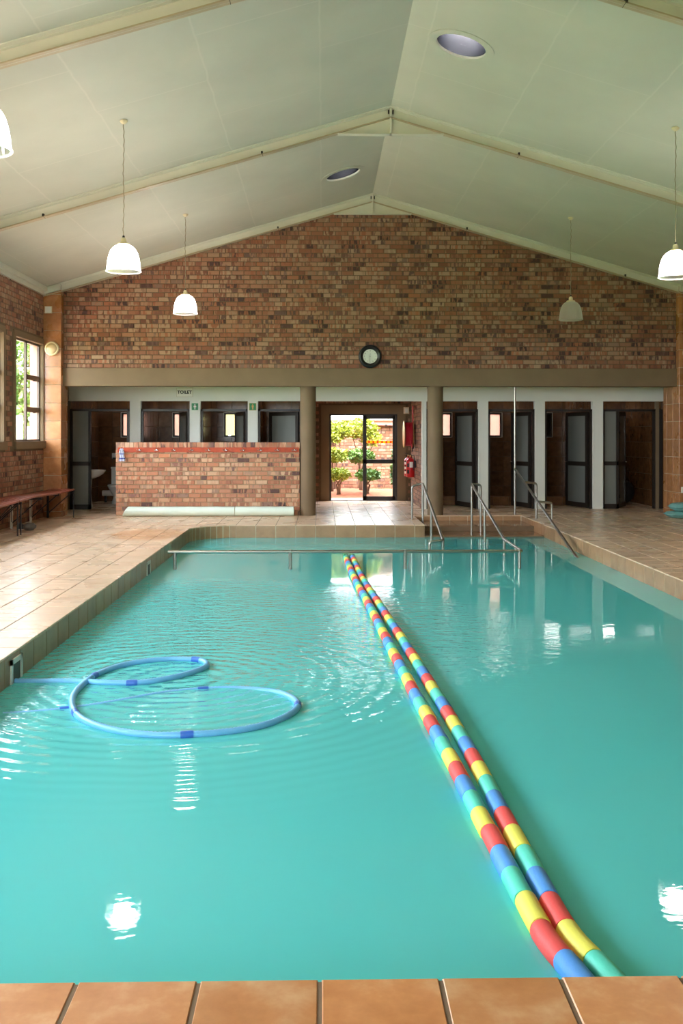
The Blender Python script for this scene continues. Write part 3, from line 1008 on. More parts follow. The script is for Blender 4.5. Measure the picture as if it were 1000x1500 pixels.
for i, (a, b) in enumerate(wins):
    left_window(i, a, b)

MB().box(XR, XR + 0.3, YFRONT - 0.3, YG + 4.5, -0.2, ceil_z(XR) + 0.1).build('wall_right', 'brown_wall', kind='structure', label='plain brown side wall opposite the windows')

# wall behind the camera; its glazing is added, unseen, sized for the light
GL = [(-4.9, -1.0, 0.05, 3.9)]
wf = wall_with_holes(MB(), 'x', YFRONT - 0.3, YFRONT, XL - 0.3, XR + 0.3, -0.2, 4.1, GL)
wf.add([(XL - 0.3, YFRONT, 4.1), (XR + 0.3, YFRONT, 4.1), (XR + 0.3, YFRONT, ceil_z(XR) + 0.1), (XRIDGE, YFRONT, ZRIDGE + 0.1), (XL - 0.3, YFRONT, ceil_z(XL) + 0.1)], [(0, 1, 2, 3, 4)])
wall_front = wf.build('wall_front', 'exterior', kind='structure', label='wall behind the near deck')
t = thing('window_11', 'unseen glazing added at the near end to light the hall', None, None, 'structure')
f = MB()
for k in range(7):
    x = GL[0][0] + k * (GL[0][1] - GL[0][0]) / 6
    f.box(x - 0.035, x + 0.035, YFRONT - 0.18, YFRONT - 0.1, 0.05, 3.9)
f.box(GL[0][0], GL[0][1], YFRONT - 0.18, YFRONT - 0.1, 0.05, 0.13); f.box(GL[0][0], GL[0][1], YFRONT - 0.18, YFRONT - 0.1, 3.82, 3.9); f.box(GL[0][0], GL[0][1], YFRONT - 0.18, YFRONT - 0.1, 2.0, 2.07)
f.build('frame', 'dark_frame', t)
MB().box(GL[0][0], GL[0][1], YFRONT - 0.145, YFRONT - 0.14, 0.05, 3.9).build('pane', 'glass', t)
portal(((GL[0][0] + GL[0][1]) / 2, YFRONT - 0.25, 1.97), GL[0][1] - GL[0][0], 3.85, (0, 1, 0))

# gable: brick above a plastered beam
XGL, XGR = -4.80, 6.64
gw = MB()
prof = [(XL - 0.3, 2.75), (XR + 0.3, 2.75), (XR + 0.3, ceil_z(XR + 0.3) + 0.05), (XRIDGE, ZRIDGE + 0.05), (XL - 0.3, ceil_z(XL - 0.3) + 0.05)]
n = len(prof)
gw.add([(x, YG + 0.012, z) for x, z in prof] + [(x, YG + 0.22, z) for x, z in prof],
       [tuple(range(n)), tuple(range(n, 2 * n))[::-1]] + [(i, (i + 1) % n, n + (i + 1) % n, n + i) for i in range(n)])
wall_back = gw.build('wall_back', 'mortar', kind='structure', label='brown face brick gable wall above the plastered beam')
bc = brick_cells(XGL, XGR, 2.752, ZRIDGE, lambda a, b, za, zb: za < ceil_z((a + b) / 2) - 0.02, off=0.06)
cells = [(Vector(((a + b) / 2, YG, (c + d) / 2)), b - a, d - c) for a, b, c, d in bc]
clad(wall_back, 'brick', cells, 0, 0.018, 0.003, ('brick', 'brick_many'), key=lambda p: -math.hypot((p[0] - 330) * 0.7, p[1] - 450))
MB().box(XGL, XGR, YG - 0.03, YG + 0.30, 2.42, 2.75).build('wall_back_beam', 'plaster', kind='structure', label='taupe plastered beam across the hall')

# round columns
for x, lab in ((-0.27, 'taupe round column at the end of the low brick screen wall'), (2.13, 'taupe round column beside the pool step handrail')):
    m = MB(); m.lathe([(0.148, 0.0), (0.148, 2.38), (0.158, 2.42)], seg=40)
    c = m.build('column', 'plaster', smooth=True, kind='structure', label=lab)
    place(c, (x, YG + 0.20, 0))

# tile clad pilasters
def pilaster(x0, x1, y0, y1, name, label, side):
    z1 = max(ceil_z(x0), ceil_z(x1)) + 0.02
    p = MB().box(x0 + 0.012, x1 - 0.012, y0 + 0.012, y1, 0, z1).build(name, 'pale_grout', kind='structure', label=label)
    cs = []
    z = 0.10
    rows = [(0, 0.10)]
    while z < 4.25:
        rows.append((z, min(z + TILE, z1))); z += TILE
    for a, b in rows:
        cs.append((Vector(((x0 + x1) / 2, y0, (a + b) / 2)), x1 - x0 - 0.006, b - a - 0.008))
    clad(p, 'wall_tile', cs, 0, 0.014, 0.003, ('walltile', 'walltile_many'))
    cs = []
    xx = x1 if side > 0 else x0
    yy = y0
    while yy < y1 - 0.02:
        ye = min(yy + TILE, y1)
        for a, b in rows:
            if a < 2.42 or yy < 18.17:
                cs.append((Vector((xx, (yy + ye) / 2, (a + b) / 2)), ye - yy - 0.007, b - a - 0.008))
        yy = ye
    clad(p, 'wall_tile', cs, PI / 2 if side > 0 else -PI / 2, 0.014, 0.003, ('walltile', 'walltile_many'))
    return p
pilaster(XL, -4.80, 18.05, 18.50, 'pilaster', 'brown tiled pilaster beside the tall window', 1)
pilaster(6.64, XR, 18.05, 18.90, 'pilaster', 'brown tiled pilaster behind the teal cushions', -1)

# ------------------------------------------------------------------ cubicle block behind the beam
PILL = [(-3.90, -3.68), (-2.69, -2.475), (-1.515, -1.31), (2.03, 2.12), (3.18, 3.385), (4.34, 4.545), (5.525, 5.74)]
wc = MB()
wc.box(XL - 0.05, 7.12, YC - 0.04, YC + 0.10, 2.20, 2.76)
wall_c = wc.build('wall_cubicle_front', 'white_wall', kind='structure', label='white painted header and posts in front of the cubicles')
MB().box(XL - 0.05, 7.12, YC - 0.055, YC - 0.04, 2.20, 2.225).build('header_bead', 'white_wall', wall_c)
for a, b in PILL:
    MB().box(a, b, YC - 0.04, YC + 0.10, 0, 2.20).build('post', 'white_wall', wall_c)
    MB().box(a + 0.012, a + 0.022, YC - 0.046, YC - 0.04, 0, 2.20).build('post_bead', 'white_wall', wall_c)
    MB().box(b - 0.022, b - 0.012, YC - 0.046, YC - 0.04, 0, 2.20).build('post_bead', 'white_wall', wall_c)
MB().box(XL - 0.3, XR + 0.3, YG + 0.21, YB + 0.9, 2.76, 2.90).build('ceiling', 'white_wall', kind='structure', label='flat ceiling over the cubicles')

DOOR = (0.16, 1.72, 0.0, 1.99)
WZ0, WZ1, WWID = 1.47, 2.02, 0.31
wx = [-4.59, -3.42, -2.25, 2.663, 3.817, 4.98]
bh = [DOOR] + [(x, x + WWID, WZ0, WZ1) for x in wx]
wb = wall_with_holes(MB(), 'x', YB, YB + 0.22, XL - 0.3, XR + 0.3, -0.2, 2.76, bh)
wall_rear = wb.build('wall_rear', 'mortar', kind='structure', label='rear wall with small cubicle windows and the garden door')
VIS = [(130, 192, 586, 740), (207, 280, 586, 650), (293, 364, 586, 650), (377, 400, 586, 650), (648, 702, 586, 742), (714, 785, 586, 742), (797, 870, 586, 742), (905, 925, 586, 742)]
cs = []
for (xa, xb) in ((XL, -0.35), (2.12, XR)):
    x = xa
    while x < xb - 0.02:
        xe = min(x + 0.34, xb)
        z = 0.0
        while z < 2.7:
            ze = min(z + 0.34, 2.74)
            ok = not any(xe > w - 0.01 and x < w + WWID + 0.01 and ze > WZ0 and z < WZ1 for w in wx)
            if ok:
                cs.append((Vector(((x + xe) / 2, YB - 0.012, (z + ze) / 2)), xe - x - 0.006, ze - z - 0.006))
            else:   # cut tile round the window
                for (p, q, r, s) in ((x, xe, z, min(ze, WZ0)), (x, xe, max(z, WZ1), ze)):
                    if s - r > 0.03: cs.append((Vector(((p + q) / 2, YB - 0.012, (r + s) / 2)), q - p - 0.006, s - r - 0.006))
                for w in wx:
                    for (p, q) in ((x, min(xe, w - 0.005)), (max(x, w + WWID + 0.005), xe)):
                        r, s = max(z, WZ0), min(ze, WZ1)
                        if x - 0.4 < w < xe + 0.02 and q - p > 0.03 and s - r > 0.03 and (q <= w or p >= w + WWID):
                            cs.append((Vector(((p + q) / 2, YB - 0.012, (r + s) / 2)), q - p - 0.006, s - r - 0.006))
            z = ze
        x = xe
clad(wall_rear, 'wall_tile', cs, 0, 0.016, 0.003, ('cubtile', 'cubtile_many'), rects=VIS)
bc = brick_cells(-0.30, 2.02, 0.0, 2.74, lambda a, b, za, zb: not (b > DOOR[0] - 0.2 and a < DOOR[1] + 0.2 and za < DOOR[3] + 0.22))
clad(wall_rear, 'brick', [(Vector(((a + b) / 2, YB - 0.009, (c + d) / 2)), b - a, d - c) for a, b, c, d in bc], 0, 0.014, 0.003, ('brick', 'brick_many'), rects=[(464, 620, 586, 740)])
# plaster surround of the garden door
m = MB()
m.box(DOOR[0] - 0.19, DOOR[0], YB - 0.03, YB + 0.2, 0, DOOR[3] + 0.21); m.box(DOOR[1], DOOR[1] + 0.19, YB - 0.03, YB + 0.2, 0, DOOR[3] + 0.21)
m.box(DOOR[0], DOOR[1], YB - 0.03, YB + 0.2, DOOR[3], DOOR[3] + 0.21)
m.build('door_surround', 'plaster', wall_rear)

# partitions
def partition(x0, x1, label, faces=(-1, 1), brick=False, y1=YB):
    p = MB().box(x0 + 0.008, x1 - 0.008, YC + 0.10, y1, 0, 2.74).build('wall_partition', 'mortar' if brick else 'cub_grout', kind='structure', label=label)
    for s in faces:
        xx = x1 if s > 0 else x0
        if brick:
            bc = brick_cells(YC + 0.10, y1, 0, 2.74, lambda *a: True)
            cs = [(Vector((xx, (a + b) / 2, (c + d) / 2)), b - a, d - c) for a, b, c, d in bc]
            clad(p, 'brick', cs, PI / 2 if s > 0 else -PI / 2, 0.014, 0.003, ('brick', 'brick_many'), limit=0)
        else:
            cs = []
            y = YC + 0.10
            while y < y1 - 0.02:
                ye = min(y + 0.34, y1)
                for r in range(9):
                    a, b = r * 0.34, min((r + 1) * 0.34, 2.74)
                    if b - a > 0.02:
                        cs.append((Vector((xx, (y + ye) / 2, (a + b) / 2)), ye - y - 0.006, b - a - 0.006))
                y = ye
            clad(p, 'wall_tile', cs, PI / 2 if s > 0 else -PI / 2, 0.012, 0.003, ('cubtile', 'cubtile_many'), limit=0)
partition(XL - 0.02, XL + 0.02, 'tiled outer side of the first toilet', (1,))
partition(-3.84, -3.74, 'tiled cubicle partition'); partition(-2.63, -2.53, 'tiled cubicle partition'); partition(-1.46, -1.36, 'tiled cubicle partition')
partition(-0.38, -0.28, 'partition beside the passage')
MB().box(-0.42, -0.30, YC - 0.04, YC + 0.10, 0, 2.2).build('post', 'white_wall', wall_c)
partition(2.025, 2.125, 'brick wall of the garden passage', (-1,), brick=True)
partition(2.125, 2.16, 'tiled cubicle partition', (1,))
partition(3.23, 3.33, 'tiled cubicle partition'); partition(4.39, 4.49, 'tiled cubicle partition'); partition(5.58, 5.68, 'tiled cubicle partition')
partition(6.98, 7.10, 'tiled wall of the changing room', (-1,))
# shower kerbs
for a, b in ((2.16, 3.23), (3.33, 4.39), (4.49, 5.58)):
    k = MB().box(a, b, 20.95, 21.05, 0, 0.19).build('shower_kerb', 'grout', wall_rear)
    m = MB(); x = a
    while x < b - 0.02:
        xe = min(x + 0.34, b); s = slab_piece(xe - x - 0.006, 0.186, 0.012, 0.003)
        m.add([Vector(p) + Vector(((x + xe) / 2, 20.938, 0.095)) for p in s.v], s.f); x = xe
    m.build('kerb_tile', 'cubtile_many', k, kind='stuff')

# cubicle windows
for i, x in enumerate(wx):
    t = thing('window_%d' % (12 + i), 'small obscure glass cubicle window', None, None, 'structure')
    place(t, (x + WWID / 2, YB, WZ0))
    w, h = WWID / 2, WZ1 - WZ0
    f = MB(); b = 0.035
    f.box(-w, w, 0.04, 0.09, 0, b); f.box(-w, w, 0.04, 0.09, h - b, h); f.box(-w, -w + b, 0.04, 0.09, b, h - b); f.box(w - b, w, 0.04, 0.09, b, h - b)
    f.build('frame', 'dark_frame', t)
    MB().box(-w + b, w - b, 0.062, 0.068, b, h - b).build('pane', {2: 'frost_green_lit', 5: 'frost_unlit'}.get(i, 'frost_window'), t)
    g = MB()
    g.box(-w - 0.012, w + 0.012, -0.014, 0.0, -0.012, 0); g.box(-w - 0.012, -w, -0.014, 0, 0, h); g.box(w, w + 0.012, -0.014, 0, 0, h); g.box(-w - 0.012, w + 0.012, -0.014, 0, h, h + 0.012)
    g.build('edge_trim', 'white_plastic', t)
    MB().box(-0.06, 0.0, 0.02, 0.045, 0.02, 0.035).build('latch', 'chrome', t)
    if i != 5:
        portal((x + w, YB + 0.15, WZ0 + h / 2), WWID, h, (0, -1, 0))

# doors of the cubicles
dnum = [0]
def leaf_parts(t, w, h, thick=0.04, handle=True, hinge_dots=True):
    """leaf in local coords: hinge at origin, extends along +x, thickness along y"""
    b = 0.075
    lf = MB()
    zm = h * 0.46
    lf.box(0, b, -thick / 2, thick / 2, 0.01, h); lf.box(w - b, w, -thick / 2, thick / 2, 0.01, h)
    lf.box(b, w - b, -thick / 2, thick / 2, 0.01, 0.01 + b * 1.3); lf.box(b, w - b, -thick / 2, thick / 2, h - b, h)
    lf.box(b, w - b, -thick / 2, thick / 2, zm - b * 0.6, zm + b * 0.6)
    leaf = lf.build('leaf', 'dark_frame', t)
    MB().box(b, w - b, -0.004, 0.004, 0.01 + b * 1.3, zm - b * 0.6).build('pane', 'frost', leaf)
    MB().box(b, w - b, -0.004, 0.004, zm + b * 0.6, h - b).build('pane', 'frost', leaf)
    if handle:
        for sy in (-1, 1):
            MB().tube([(w - 0.04, sy * 0.02, zm + 0.03), (w - 0.04, sy * 0.06, zm + 0.03), (w - 0.14, sy * 0.06, zm + 0.03)], 0.009, 8).build('handle', 'chrome', leaf)
    if hinge_dots:
        for z in (0.25, 1.55, 1.75):
            MB().tube([(0.0, -thick / 2 - 0.008, z - 0.03), (0.0, -thick / 2 - 0.008, z + 0.03)], 0.010, 8).build('hinge', 'dark_steel', leaf)
    return leaf
def cubicle_door(xa, xb, ang, label, hinge='right', side_panel=None):
    dnum[0] += 1
    t = thing('door_%d' % dnum[0], label, None, None, 'structure')
    place(t, ((xa + xb) / 2, YC + 0.03, 0))
    cx_ = (xa + xb) / 2
    f = MB(); b = 0.045
    f.box(xa - cx_, xa - cx_ + b, -0.03, 0.05, 0, 2.04); f.box(xb - cx_ - b, xb - cx_, -0.03, 0.05, 0, 2.04); f.box(xa - cx_, xb - cx_, -0.03, 0.05, 1.995, 2.04)
    lo, hi = xa + b, xb - b
    if side_panel:
        sa, sb = side_panel
        f.box(sb - cx_ - b, sb - cx_, -0.03, 0.05, 0, 2.0)
        f.box(sa - cx_, sb - cx_, -0.03, 0.05, 0, 0.1); f.box(sa - cx_, sb - cx_, -0.03, 0.05, 0.89, 0.97)
        MB().box(sa - cx_ + b, sb - cx_ - b, 0.006, 0.014, 0.1, 0.89).build('side_pane', 'frost', t)
        MB().box(sa - cx_ + b, sb - cx_ - b, 0.006, 0.014, 0.97, 1.995).build('side_pane', 'frost', t)
        if sb < (xa + xb) / 2: lo = sb
        else: hi = sa
    f.build('frame', 'dark_frame', t)
    w = hi - lo - 0.01
    lf = leaf_parts(t, w, 1.985)
    if hinge == 'right':
        lf.location = (hi - cx_ - 0.02, 0.06, 0); lf.rotation_euler = (0, 0, PI - ang)
    else:
        lf.location = (lo - cx_ + 0.02, 0.06, 0); lf.rotation_euler = (0, 0, ang)
R = math.radians
cubicle_door(-5.11, -3.90, R(88), 'dark framed door with a frosted side panel by the wash basin', 'right', (-5.11, -4.70))
cubicle_door(-3.68, -2.69, R(72), 'dark framed toilet door standing open')
cubicle_door(-2.475, -1.515, R(72), 'dark framed toilet door standing open')
cubicle_door(-1.31, -0.42, R(38), 'dark framed door with a frosted pane half open beside the column')
cubicle_door(2.12, 3.18, R(75), 'dark framed shower door standing open')
cubicle_door(3.385, 4.34, R(75), 'dark framed shower door standing open')
cubicle_door(4.545, 5.525, R(75), 'dark framed shower door standing open')
cubicle_door(5.74, 6.83, R(62), 'dark framed changing room door with a frosted side panel', 'left', (5.74, 6.07))
MB().box(6.90, 6.97, YC - 0.02, YC + 0.06, 0, 2.04).build('trim_3', 'dark_frame', kind='structure', label='dark door post beside the tiled pilaster')
MB().box(6.83, 6.90, YC - 0.01, YC + 0.06, 0, 2.2).build('trim_4', 'plaster', kind='structure', label='plaster strip beside the changing room door')

# garden sliding door
dnum[0] += 1
t = thing('door_%d' % dnum[0], 'dark framed glass sliding door half open to the garden', None, None, 'structure')
place(t, (DOOR[0], YB + 0.05, 0))
W = DOOR[1] - DOOR[0]
f = MB(); b = 0.045
f.box(0, b, -0.03, 0.09, 0, DOOR[3]); f.box(W - b, W, -0.03, 0.09, 0, DOOR[3]); f.box(0, W, -0.03, 0.09, DOOR[3] - 0.03, DOOR[3]); f.box(0, W, -0.03, 0.09, 0, 0.012)
f.build('frame', 'dark_frame', t)
lx0, lx1 = 0.77, W - 0.02
lf = MB(); b = 0.085
lf.box(lx0, lx0 + b, 0, 0.04, 0.012, 1.96); lf.box(lx1 - b, lx1, 0, 0.04, 0.012, 1.96); lf.box(lx0, lx1, 0, 0.04, 0.012, 0.10); lf.box(lx0, lx1, 0, 0.04, 1.88, 1.96); lf.box(lx0, lx1, 0, 0.04, 0.86, 0.95)
lf = lf.build('leaf', 'dark_frame', t)
MB().box(lx0 + b, lx1 - b, 0.018, 0.023, 0.10, 0.86).build('pane', 'glass', lf)
MB().box(lx0 + b, lx1 - b, 0.018, 0.023, 0.95, 1.88).build('pane', 'glass', lf)
tape = MB().box(lx0 + b, lx1 - b, 0.0145, 0.017, 1.325, 1.375).build('safety_tape', frosted('orange tape', lin(250, 176, 40), 0.1, 0.3), lf, label='orange and red chevron tape')
ch = MB()
nch = 6; cw = (lx1 - lx0 - 2 * b) / nch
for k in range(nch):
    x = lx0 + b + (k + 0.25) * cw
    ch.add([(x, 0.013, 1.35), (x + cw * 0.28, 0.013, 1.375), (x + cw * 0.68, 0.013, 1.375), (x + cw * 0.40, 0.013, 1.35), (x + cw * 0.68, 0.013, 1.325), (x + cw * 0.28, 0.013, 1.325)], [(0, 3, 2, 1), (0, 5, 4, 3)])
ch.build('safety_tape_chevrons', frosted('red tape', lin(220, 20, 24), 0.05, 0.3), lf)
portal((0.94, YB + 0.35, 1.0), 1.5, 1.95, (0, -1, 0))

# ------------------------------------------------------------------ low brick screen wall with coat rail
LX0, LX1, LY, LH = -3.86, -0.42, 18.33, 1.372
wsc = MB().box(LX0 + 0.008, LX1 - 0.008, LY + 0.012, LY + 0.21, 0, LH - 0.008).build('wall_screen', 'lit_mortar', kind='structure', label='low brick screen wall in front of the toilets')
hz = 0.005 + 15 * BH
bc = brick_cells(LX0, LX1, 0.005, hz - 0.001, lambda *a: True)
clad(wsc, 'brick', [(Vector(((a + b) / 2, LY, (c + d) / 2)), b - a, d - c) for a, b, c, d in bc], 0, 0.014, 0.003, ('lit_brick', 'lit_brick_many'))
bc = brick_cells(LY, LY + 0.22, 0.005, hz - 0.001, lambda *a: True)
clad(wsc, 'brick', [(Vector((LX0, (a + b) / 2, (c + d) / 2)), b - a, d - c) for a, b, c, d in bc], -PI / 2, 0.014, 0.003, ('lit_brick', 'lit_brick_many'), limit=0)
nb = 41; bwid = (LX1 - LX0) / nb
capme = MB().box(-bwid / 2 + 0.004, bwid / 2 - 0.004, 0, 0.225, 0, LH - hz - 0.004).mesh('header_brick', 'lit_brick')
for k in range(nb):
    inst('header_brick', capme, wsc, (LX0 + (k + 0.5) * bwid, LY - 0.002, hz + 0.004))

t = thing('coat_rail', 'orange varnished coat rail with eleven chrome hooks on the low brick wall', 'coat rail')
place(t, (LX0 + 0.04, LY - 0.004, 1.235))
RL = LX1 - LX0 - 0.06
MB().box(0, RL, -0.022, 0.004, -0.042, 0.042).build('board', 'redwood', t)
hk = MB()
hk.lathe([(0.012, 0), (0.012, 0.006)], (0, 0, 0), 10, Matrix.Rotation(PI / 2, 4, 'X'))
for s in (-1, 1):
    hk.tube([(0, -0.006, 0.01), (s * 0.012, -0.03, -0.016), (s * 0.032, -0.05, -0.020), (s * 0.045, -0.055, 0.006)], 0.0065, 6)
hk.tube([(0, -0.004, 0.0), (0, -0.03, 0.018), (0, -0.05, 0.042)], 0.0065, 6)
hkm = hk.mesh('hook', 'chrome', True)
for k in range(11):
    inst('hook', hkm, t, (0.085 + k * (RL - 0.17) / 10, -0.022, 0.0))
# towel on the first hook
tw = thing('hand_towel', 'small white and blue cloth hanging from the coat rail', 'towel')
place(tw, (LX0 + 0.125, LY - 0.055, 1.0))
def cloth_strip(z0, z1, mat, name):
    m = MB(); nu, nv = 13, 12
    vs = []
    for j in range(nv + 1):
        v = z0 + (z1 - z0) * j / nv
        k = v / 0.26
        wid = 0.052 * (1.0 - 0.62 * max(0, k - 0.25) ** 1.3) + 0.006 * math.sin(v * 40)
        for i in range(nu + 1):
            u = i / nu * 2 - 1
            vs.append((u * wid + 0.008 * math.sin(v * 22), 0.016 * math.sin(u * 7 + v * 9) * (1.05 - k * 0.6) - 0.010, v))
    fs = [(j * (nu + 1) + i, j * (nu + 1) + i + 1, (j + 1) * (nu + 1) + i + 1, (j + 1) * (nu + 1) + i) for j in range(nv) for i in range(nu)]
    m.add(vs, fs)
    o = m.build(name, mat, tw, True)
    o.modifiers.new('thickness', 'SOLIDIFY').thickness = 0.006
cloth_strip(0.02, 0.06, 'towel', 'hem'); cloth_strip(0.06, 0.085, 'towel_blue', 'stripe'); cloth_strip(0.085, 0.15, 'towel', 'cloth'); cloth_strip(0.15, 0.165, 'towel_blue', 'stripe'); cloth_strip(0.165, 0.26, 'towel', 'cloth')

# ------------------------------------------------------------------ text helper and signs
def text_mesh(body, size, mat, name, parent, loc, rot=(PI / 2, 0, 0), ext=0.0008, sx=1.0, bold=0.0):
    cu = bpy.data.curves.new(name, 'FONT')
    cu.body = body; cu.size = size; cu.align_x = 'CENTER'; cu.align_y = 'CENTER'; cu.extrude = ext; cu.offset = bold
    tmp = bpy.data.objects.new(name, cu); COL.objects.link(tmp)
    dg = bpy.context.evaluated_depsgraph_get()
    me = bpy.data.meshes.new_from_object(tmp.evaluated_get(dg))
    bpy.data.objects.remove(tmp); bpy.data.curves.remove(cu)
    me.materials.clear(); me.materials.append(M[mat])
    o = inst(name, me, parent, loc, rot, (sx, 1, 1))
    return o
t = thing('toilet_sign', 'white plate reading TOILET in black capitals on the white header', 'sign')
place(t, (-2.79, YC - 0.056, 2.375))
MB().box(-0.165, 0.165, -0.002, 0.015, -0.09, 0.09).build('border', 'pale_grout', t)
MB().box(-0.16, 0.16, -0.004, 0.012, -0.085, 0.085).build('plate', simple('ivory plate', lin(240, 238, 226), 0.4), t)
text_mesh('TOILET', 0.085, 'ink', 'lettering', t, (0, -0.006, 0.0), sx=1.05, bold=0.003)
def figure(t, mat, woman):
    m = MB()
    m.lathe([(0.001, -0.001), (0.011, -0.001), (0.011, 0.001), (0.001, 0.001)], (0, -0.006, 0.045), 14, Matrix.Rotation(PI / 2, 4, 'X'))
    y0, y1 = -0.007, -0.005
    def poly(p):
        n = len(p)
        m.add([(x, y0, z) for x, z in p] + [(x, y1, z) for x, z in p], [tuple(range(n)), tuple(range(n, 2 * n))[::-1]] + [(i, (i + 1) % n, n + (i + 1) % n, n + i) for i in range(n)])
    if woman:
        poly([(-0.010, 0.030), (-0.026, -0.012), (-0.010, -0.012), (-0.010, -0.055), (0.010, -0.055), (0.010, -0.012), (0.026, -0.012), (0.010, 0.030)])
        poly([(-0.012, 0.030), (-0.030, 0.0), (-0.025, -0.004), (-0.008, 0.022)]); poly([(0.012, 0.030), (0.030, 0.0), (0.025, -0.004), (0.008, 0.022)])
    else:
        poly([(-0.020, 0.030), (-0.020, -0.008), (-0.014, -0.008), (-0.012, -0.055), (-0.002, -0.055), (0, -0.012), (0.002, -0.055), (0.012, -0.055), (0.014, -0.008), (0.020, -0.008), (0.020, 0.030)])
    m.build('figure', mat, t)
for x, w_, mt, lab in ((-2.583, True, 'white_plastic', 'green sign with a white woman figure on the cubicle post'), (-1.413, False, simple('gold paint', lin(214, 170, 90), 0.4), 'green sign with a gold man figure on the cubicle post')):
    t = thing('restroom_sign', lab, 'sign')
    place(t, (x, YC - 0.048, 2.085))
    MB().box(-0.072, 0.072, -0.004, 0.008, -0.075, 0.075).build('border', 'white_plastic' if w_ else mt, t)
    MB().box(-0.066, 0.066, -0.0048, 0.0, -0.069, 0.069).build('plate', 'green_sign', t)
    figure(t, mt, w_)

# wall clock
t = thing('wall_clock', 'round black rimmed wall clock on the brick gable', 'clock')
place(t, (0.888, YG - 0.006, 2.975))
rx = Matrix.Rotation(PI / 2, 4, 'X')
MB().lathe([(0.216, 0.0), (0.218, 0.02), (0.205, 0.045), (0.180, 0.055), (0.160, 0.040), (0.145, 0.030), (0.133, 0.024), (0.132, 0.0)], (0, 0, 0), 48, rx).build('rim', 'black', t, True)
MB().lathe([(0.001, 0.014), (0.134, 0.014), (0.134, 0.018), (0.001, 0.018)], (0, 0, 0), 40, rx).build('dial', 'dial', t)
for k in range(12):
    a = k * PI / 6
    text_mesh(str(k or 12), 0.030, 'ink', 'numeral', t, (0.105 * math.sin(a), -0.0195, 0.105 * math.cos(a)), ext=0.0003)
MB().bar((0, -0.0205, 0), (0.004, -0.0205, 0.060), 0.002, 0.011, (0, -1, 0)).build('hour_hand', 'ink', t)
MB().bar((0.001, -0.0220, 0.02), (-0.004, -0.0220, -0.088), 0.002, 0.007, (0, -1, 0)).build('minute_hand', 'ink', t)
MB().lathe([(0.001, 0.018), (0.007, 0.018), (0.007, 0.025), (0.001, 0.025)], (0, 0, 0), 12, rx).build('hub', 'ink', t)

# bulkhead lamps and box on the pilasters
def bulkhead(x, z, label):
    t = thing('bulkhead_light', label, 'wall light')
    place(t, (x, 18.05, z))
    MB().lathe([(0.128, 0.0), (0.132, 0.03), (0.120, 0.05), (0.104, 0.055), (0.098, 0.045)], (0, 0, 0), 36, rx).build('rim', 'cream_plastic', t, True)
    MB().lathe([(0.102, 0.042), (0.09, 0.058), (0.06, 0.070), (0.001, 0.076)], (0, 0, 0), 36, rx).build('diffuser', simple('opal glass %s' % label[:8], lin(196, 168, 134), 0.25), t, True)
bulkhead(-4.965, 3.095, 'round cream bulkhead light on the pilaster by the tall window')
bulkhead(6.83, 3.04, 'round cream bulkhead light on the pilaster above the teal cushions')
t = thing('junction_box', 'square white cover plate near the top of the window pilaster', 'junction box')
place(t, (-5.03, 18.05, 3.81))
MB().box(-0.065, 0.065, -0.025, 0, -0.065, 0.065).build('cover', 'cream_plastic', t)
MB().box(-0.055, 0.055, -0.029, -0.025, -0.055, 0.055).build('lid', 'white_plastic', t)
t = thing('power_socket', 'white wall socket above the teal cushions', 'socket')
place(t, (6.71, 18.05, 0.49))
MB().box(-0.035, 0.06, -0.012, 0, -0.055, 0.055).build('plate', 'white_plastic', t)
MB().box(-0.01, 0.01, -0.016, -0.012, -0.015, 0.02).build('switch', 'cream_plastic', t)

